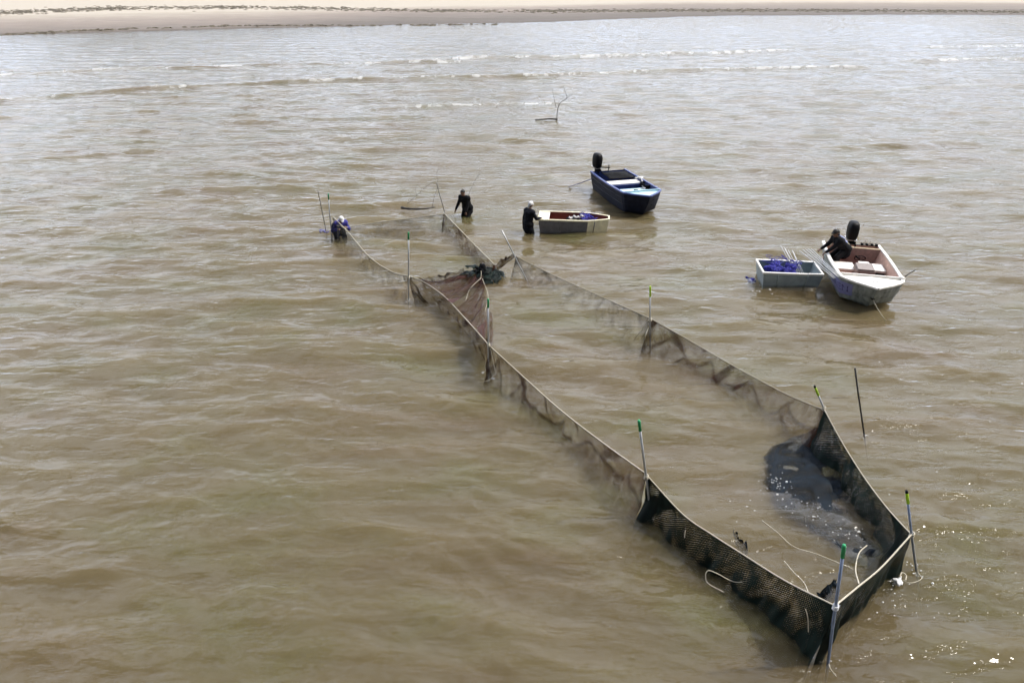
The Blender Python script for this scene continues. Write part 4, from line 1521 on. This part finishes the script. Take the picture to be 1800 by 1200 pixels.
def person(label, loc, face, lean, hands, m_top, m_leg, head_pitch=0.0, cap=None, hair=True, side_lean=0.0, feet_z=None, knees=0.08, plaid=False, group='people working the net'):
    """one continuous body; clothing, cap and hair are its children. Local axes: x forward, y left."""
    t = thing('person', label, 'person', loc, face, group)
    V3 = Vector
    bl, sl = lean, side_lean
    ground = feet_z
    pel = V3((-0.22 * math.sin(bl), 0, ground + 0.93 - knees * 0.6))
    up = V3((math.sin(bl), math.sin(sl), math.cos(bl))).normalized()
    fwd = V3((math.cos(bl), 0, -math.sin(bl)))
    lf = up.cross(fwd).normalized()
    waist = pel + up * 0.20
    chest = pel + up * 0.40
    nb2 = pel + up * 0.54
    hup = (V3((math.sin(bl * 0.75 + head_pitch), math.sin(sl) * 0.6, math.cos(bl * 0.75 + head_pitch)))).normalized()
    hf = lf.cross(hup).normalized()
    head = nb2 + hup * 0.19
    top = head + hup * 0.07
    sh = {s_: nb2 - up * 0.06 + lf * 0.165 * s_ for s_ in (1, -1)}
    hp = {s_: pel + lf * 0.095 * s_ - up * 0.02 for s_ in (1, -1)}
    ft = {s_: V3((0.08 * s_, 0.14 * s_, ground + 0.07)) for s_ in (1, -1)}
    body, jac, leg = bmesh.new(), bmesh.new(), bmesh.new()
    # trunk
    def trunk(bm, e):
        capsule(bm, pel - lf * 0.07, pel + lf * 0.07, 0.115 + e, 0.115 + e)
        capsule(bm, waist - lf * 0.055, waist + lf * 0.055, 0.105 + e, 0.105 + e)
        capsule(bm, chest - lf * 0.08, chest + lf * 0.08, 0.118 + e, 0.118 + e)
        capsule(bm, pel, waist, 0.12 + e, 0.11 + e)
        capsule(bm, waist, chest, 0.115 + e, 0.125 + e)
        capsule(bm, sh[1], sh[-1], 0.075 + e, 0.075 + e)
        capsule(bm, chest, nb2 - up * 0.05, 0.12 + e, 0.07 + e)
    trunk(body, 0)
    trunk(jac, 0.050)
    capsule(jac, pel - lf * 0.08 + V3((0, 0, -0.16)), pel + lf * 0.08 + V3((0, 0, -0.16)), 0.165, 0.165)
    capsule(jac, pel, pel + V3((0, 0, -0.22)), 0.17, 0.18)
    capsule(body, nb2 - up * 0.03, head - hup * 0.05, 0.06, 0.055)
    capsule(jac, nb2 - up * 0.05, nb2 + up * 0.01, 0.085, 0.07)
    # head: cranium, jaw, nose, ears
    capsule(body, head + hup * 0.025 - hf * 0.015, head + hup * 0.03 + hf * 0.02, 0.088, 0.082, 14)
    capsule(body, head - hup * 0.01 + hf * 0.02, head - hup * 0.075 + hf * 0.05, 0.07, 0.042, 12)
    capsule(body, head + hup * 0.01 + hf * 0.095, head - hup * 0.02 + hf * 0.112, 0.010, 0.015, 8)
    for s_ in (1, -1):
        capsule(body, head + lf * 0.082 * s_ - hup * 0.02, head + lf * 0.086 * s_ + hup * 0.02, 0.014, 0.018, 8)
    wrists = {}
    for s_ in (1, -1):
        tgt = V3(hands[s_])
        el, wr = two_bone(sh[s_], tgt, 0.29, 0.26, V3((-0.5, 0.5 * s_, -0.6)))
        capsule(body, sh[s_], el, 0.055, 0.042)
        capsule(body, el, wr, 0.042, 0.029)
        capsule(jac, sh[s_], el, 0.090, 0.072)
        capsule(jac, el, el.lerp(wr, 0.9), 0.072, 0.052)
        hd = (wr - el).normalized()
        sd2 = hd.cross(V3((0, 0, 1)))
        sd2 = sd2.normalized() if sd2.length > 1e-3 else lf
        dn = hd.cross(sd2).normalized()
        if dn.z > 0:
            dn = -dn
        palm = wr + hd * 0.075
        for w_ in (-0.028, 0, 0.028):
            capsule(body, wr + hd * 0.012 + sd2 * w_ * 0.6, palm + sd2 * w_, 0.017, 0.015, 8)
        for k, (o_, ln) in enumerate(((-0.036, 0.066), (-0.012, 0.080), (0.012, 0.086), (0.036, 0.076))):
            a_ = palm + sd2 * o_
            b_ = a_ + hd * ln * 0.5 + dn * 0.012
            c_ = b_ + hd * ln * 0.22 + dn * ln * 0.36
            capsule(body, a_, b_, 0.0105, 0.0095, 8)
            capsule(body, b_, c_, 0.0095, 0.008, 8)
        a_ = wr + hd * 0.030 + sd2 * 0.030 * s_
        b_ = a_ + (hd * 0.5 + sd2 * 0.75 * s_ + dn * 0.3).normalized() * 0.045
        c_ = b_ + (hd * 0.85 + dn * 0.4).normalized() * 0.034
        capsule(body, a_, b_, 0.013, 0.011, 8)
        capsule(body, b_, c_, 0.011, 0.009, 8)
        # legs
        kn_, an = two_bone(hp[s_], ft[s_], 0.43, 0.43, V3((1, 0.15 * s_, 0)))
        for bm_, e in ((body, 0), (leg, 0.050)):
            capsule(bm_, hp[s_], kn_, 0.085 + e, 0.056 + e)
            capsule(bm_, kn_, an, 0.058 + e, 0.040 + e)
            capsule(bm_, an - V3((0.03, 0, 0.03)), an + V3((0.15, 0.02 * s_, -0.04)), 0.038 + e, 0.030 + e)
    capsule(leg, pel - lf * 0.09, pel + lf * 0.09, 0.168, 0.168)
    capsule(leg, pel, pel + up * 0.10, 0.17, 0.16)
    b_o = remeshed('body', body, 0.0105, M_SKIN, t, 3)
    remeshed('jacket', jac, 0.014, m_top, t, 3)
    remeshed('waders', leg, 0.014, m_leg, t, 3)
    for s_ in (1, -1):
        bm = bmesh.new()
        p_ = head + hf * 0.088 + lf * 0.033 * s_ + hup * 0.012
        capsule(bm, p_, p_ + hf * 0.002, 0.011, 0.011, 8)
        obj('eye', bm, M_EYE, b_o, True)
    bm = bmesh.new()
    p_ = head + hf * 0.094 - hup * 0.062
    capsule(bm, p_ - lf * 0.02, p_ + lf * 0.02, 0.006, 0.006, 8)
    obj('mouth', bm, M_LIP, b_o, True)
    if cap is not None:
        bm = bmesh.new()
        capsule(bm, head + hup * 0.045 - hf * 0.02, head + hup * 0.055 + hf * 0.01, 0.099, 0.095, 14)
        capsule(bm, head + hup * 0.05 + hf * 0.09 - lf * 0.04, head + hup * 0.05 + hf * 0.09 + lf * 0.04, 0.02, 0.02)
        capsule(bm, head + hup * 0.05 + hf * 0.06, head + hup * 0.035 + hf * 0.165, 0.03, 0.014)
        capsule(bm, head + hup * 0.05 + hf * 0.06 + lf * 0.05, head + hup * 0.035 + hf * 0.14 + lf * 0.035, 0.025, 0.014)
        capsule(bm, head + hup * 0.05 + hf * 0.06 - lf * 0.05, head + hup * 0.035 + hf * 0.14 - lf * 0.035, 0.025, 0.014)
        # neck flap
        capsule(bm, head - hf * 0.075 + hup * 0.02, head - hf * 0.095 - hup * 0.09, 0.05, 0.035)
        remeshed('cap', bm, 0.012, cap, t, 3)
    if hair:
        bm = bmesh.new()
        capsule(bm, head + hup * 0.04 - hf * 0.03, head + hup * 0.045 - hf * 0.005, 0.094, 0.09, 14)
        capsule(bm, head - hup * 0.03 - hf * 0.05, head + hup * 0.03 - hf * 0.04, 0.06, 0.08)
        remeshed('hair', bm, 0.011, M_HAIR, t, 2)
    if plaid:
        bm = bmesh.new()
        capsule(bm, chest - fwd * 0.085 - lf * 0.07, chest - fwd * 0.085 + lf * 0.07, 0.105, 0.105)
        capsule(bm, waist - fwd * 0.08 - lf * 0.05, waist - fwd * 0.08 + lf * 0.05, 0.10, 0.10)
        capsule(bm, waist - fwd * 0.08, chest - fwd * 0.085, 0.11, 0.115)
        remeshed('patterned_back', bm, 0.014, M_PLAID, t, 3)
    return t


def face_to(frm, to):
    return math.atan2(to[1] - frm[1], to[0] - frm[0])


FZ = -DEPTH + 0.04
# bending over the far left corner
p1 = U(598, 414)
person('person in blue shirt and white cap bending over the left end of the net', p1, math.radians(-58), 1.05, {1: (0.42, 0.16, 0.42), -1: (0.40, -0.20, 0.40)}, M_BLUESHIRT, M_CLOTH, -0.25, M_CAP, False, 0.0, FZ + 0.05, 0.16)
p2 = U(820, 378)
person('person all in black standing at the far corner of the net', p2, math.radians(238), 0.42, {1: (0.36, 0.22, 0.10), -1: (0.42, -0.36, 0.04)}, M_CLOTH, M_CLOTH, 0.1, None, True, 0.0, FZ, 0.05)
p3 = U(929, 407)
person('person in black clothes and white cap holding the small dinghy', p3, math.radians(40), 0.14, {1: (0.02, 0.36, 0.18), -1: (0.40, -0.24, 0.52)}, M_CLOTH2, M_CLOTH, 0.15, M_CAP, False, 0.0, FZ, 0.05)
p4 = in_boat(A_st, A_bow, 0.98, -0.52, 0)
person('person in black with pale patterned back leaning over the side of the aluminium boat', p4, math.radians(190), 0.85, {1: (0.62, 0.10, 0.72), -1: (0.55, -0.22, 0.76)}, M_CLOTH, M_CLOTH, -0.35, M_HAIR, True, 0.0, 0.075, 0.30, True)

# ------------------------------------------------------------------ driftwood


def branch(label, loc, parts, twigs):
    t = thing('dead_branch', label, 'branch', loc, 0, 'dead branches standing in the water')
    for pts, r in parts:
        bm = bmesh.new()
        P = spline([Vector(p) - loc for p in pts], 14)
        tube(bm, [Vector(p) for p in P], list(np.linspace(r * 0.8, r * 0.4, 14) * (1 + 0.2 * np.sin(np.arange(14) * 2.1))), 8)
        obj('log', bm, M_WOOD, t, True)
    for pts, r in twigs:
        bm = bmesh.new()
        P = spline([Vector(p) - loc for p in pts], 14)
        tube(bm, [Vector(p) for p in P], list(np.linspace(r * 0.7, r * 0.28, 14)), 6)
        obj('twig', bm, M_TWIG, t, True)
    return t


b0 = U(978, 211)
branch('forked dead branch rising from a dark log beyond the boats', b0,
       [([U(980, 210, 0.06), U(967, 209, 0.10), U(955, 210, 0.08), U(941, 211, 0.02)], 0.075)],
       [([U(979, 212), UY(980, 196, b0.y), UY(984, 182, b0.y), UY(995, 174, b0.y), UY(996, 168, b0.y), UY(990, 150, b0.y)], 0.045),
        ([UY(978, 190, b0.y), UY(975, 178, b0.y), UY(972, 162, b0.y), UY(970, 156, b0.y)], 0.026),
        ([UY(995, 174, b0.y), UY(1003, 168, b0.y), UY(1008, 162, b0.y)], 0.018)])
b0 = U(735, 366)
branch('dead branch with bare twigs on a floating log beyond the net', b0,
       [([U(706, 365, 0.02), U(720, 367, 0.07), U(745, 367, 0.07), U(764, 364, 0.04)], 0.07)],
       [([UY(760, 364, b0.y), UY(764, 345, b0.y), UY(770, 325, b0.y), UY(768, 305, b0.y), UY(772, 296, b0.y)], 0.016),
        ([UY(716, 358, b0.y), UY(732, 344, b0.y), UY(752, 326, b0.y), UY(766, 318, b0.y)], 0.014),
        ([UY(732, 344, b0.y), UY(731, 330, b0.y), UY(738, 322, b0.y)], 0.010)])
b0 = U(822, 350)
branch('thin twig standing in the water behind the person all in black', b0, [],
       [([UY(820, 352, b0.y), UY(829, 330, b0.y), UY(838, 312, b0.y), UY(844, 300, b0.y)], 0.014), ([UY(838, 312, b0.y), UY(846, 303, b0.y), UY(852, 300, b0.y)], 0.010)])

# ------------------------------------------------------------------ white float by the near corner
fb = thing('net_float', 'crumpled white plastic float drifting right of the dark net bag', 'float', U(1580, 1022, 0.0))
l1 = lumps('float_bag', (0, 0, 0), (0.06, 0.05, 0.035), 9, 0.03, M_CAP, fb, 31, 0.012)
bm = bmesh.new()
tube(bm, [Vector(p) for p in spline([(0.03, 0.05, 0.05), (0.1, 0.14, 0.06), (0.16, 0.1, 0.04), (0.1, 0.0, 0.03)], 14)], 0.012, 6)
obj('float_cord', bm, M_ROPE, fb, True)

# ------------------------------------------------------------------ wrack line and driftwood on the beach


def wrack():
    rr = np.random.default_rng(9)
    V, F = [], []
    def clump(x, y, z, sx, sy, sz):
        n = len(V)
        a0 = rr.uniform(0, 6.28)
        V.append((x, y, z + sz))
        for k in range(7):
            a = a0 + k * 2 * math.pi / 7
            q = rr.uniform(0.6, 1.3)
            V.append((x + math.cos(a) * sx * q * 0.55, y + math.sin(a) * sy * q * 0.55, z + sz * rr.uniform(0.5, 0.95)))
        for k in range(7):
            a = a0 + k * 2 * math.pi / 7 + 0.2
            q = rr.uniform(0.8, 1.3)
            V.append((x + math.cos(a) * sx * q, y + math.sin(a) * sy * q, z - 0.03))
        for k in range(7):
            j = (k + 1) % 7
            F.append((n, n + 1 + k, n + 1 + j))
            F.append((n + 1 + k, n + 8 + k, n + 8 + j, n + 1 + j))
    def strip(px_y, count, spread, sz):
        for _ in range(count):
            px = rr.uniform(-150, 1950)
            py = np.interp(px, [a for a, b in px_y], [b for a, b in px_y])
            if py < 0:
                continue
            p = U(px, py)
            dens = vnoise(np.array([px / 60.0]), np.array([py * 0 + 1.5]), 91)[0] + 0.5 * vnoise(np.array([px / 17.0]), np.array([4.5]), 92)[0]
            if dens < rr.uniform(-1.2, 0.5):
                continue
            y = p.y + rr.normal(0, spread)
            x = p.x * y / p.y
            z = float(ground_height(np.array([x]), np.array([y]))[0])
            clump(x, y, max(z, -0.02), rr.uniform(0.2, 0.8), rr.uniform(0.2, 0.6), sz * rr.uniform(0.5, 1.4))
    strip([(-150, 34), (0, 31), (200, 24), (420, 21), (700, 22), (900, 23), (1200, 20), (1500, 20), (1950, 23)], 5200, 2.4, 0.08)
    strip([(-150, 68), (0, 62), (250, 53), (420, 48), (600, 46), (880, 43), (882, -10)], 700, 0.5, 0.14)
    me = bpy.data.meshes.new('seaweed_wrack')
    me.from_pydata(V, [], F)
    o = link('seaweed_wrack', me, M_WEED)
    o['label'] = 'dark line of seaweed washed up along the beach'
    o['category'] = 'seaweed'
    o['kind'] = 'stuff'



def foam_glint_flecks():  # foam round the poles, plus sun sparkle on bag and water modelled as white domes
    fr = random.Random(17)
    V, F = [], []
    for bpx, bpy_, nfl, sp in ((1145, 906, 7, 0.07), (1455, 1167, 16, 0.13), (1612, 1000, 14, 0.14), (1519, 765, 9, 0.05), (859, 664, 10, 0.18), (1143, 613, 6, 0.10), (718, 528, 5, 0.06), (1575, 1035, 10, 0.2), (1540, 1060, 8, 0.25), (1425, 1110, 12, 0.16), (1365, 850, 40, 0.18), (1430, 905, 34, 0.28), (1500, 950, 16, 0.25), (1340, 507, 14, 0.3), (1300, 905, 6, 0.3), (1700, 700, 6, 1.2), (1740, 1080, 4, 0.5), (1600, 860, 4, 0.8), (1560, 660, 5, 0.7), (1785, 620, 6, 0.3)):
        c0 = U(bpx, bpy_, 0.015)
        for _ in range(nfl):
            x, y = c0.x + fr.gauss(0, sp), c0.y + fr.gauss(0, sp)
            r = fr.uniform(0.004, 0.012) * (1.7 if fr.random() < 0.15 else 1) * max(1.0, y / 14)
            n = len(V)
            for ring, (rr, zz) in enumerate(((1.0, -0.4), (0.75, 0.55))):
                for k in range(6):
                    a_ = k * math.pi / 3 + ring * 0.5
                    V.append((x + math.cos(a_) * r * rr * 1.5, y + math.sin(a_) * r * rr, 0.012 + r * zz))
            V.append((x, y, 0.012 + r))
            for k in range(6):
                j = (k + 1) % 6
                F.append((n + k, n + j, n + 6 + j, n + 6 + k))
                F.append((n + 6 + k, n + 6 + j, n + 12))
    me = bpy.data.meshes.new('foam_glint_flecks')
    me.from_pydata(V, [], F)
    o = link('foam_glint_flecks', me, M_FOAM_GLINT)
    o['label'] = 'white flecks, foam round the poles and modelled sun glints on the dark net bag and open water'
    o['category'] = 'foam'
    o['kind'] = 'stuff'


foam_glint_flecks()
wrack()
for px, lab in ((1345, 'dark driftwood stump on the sand above the blue boat, largest of the three'), (1435, 'small dark driftwood stump on the sand in the middle of the three'), (1730, 'dark driftwood stump on the sand near the right edge')):
    p = U(px, 4.5 if px == 1345 else 3)
    p.z = float(ground_height(np.array([p.x]), np.array([p.y]))[0])
    k = 1.0 if px == 1345 else 0.6
    bm = bmesh.new()
    tube(bm, [(0, 0, -0.1), (0.05, 0, 0.3 * k), (0.25 * k, 0, 0.75 * k)], [0.22 * k, 0.17 * k, 0.09 * k], 8)
    tube(bm, [(0.02, 0, 0.15 * k), (-0.35 * k, 0.1, 0.35 * k), (-0.6 * k, 0.1, 0.3 * k)], [0.14 * k, 0.10 * k, 0.05 * k], 8)
    o = obj('driftwood_stump', bm, M_WOOD, None, True)
    o.location = p
    tag(o, lab, 'driftwood', 'driftwood on the beach')
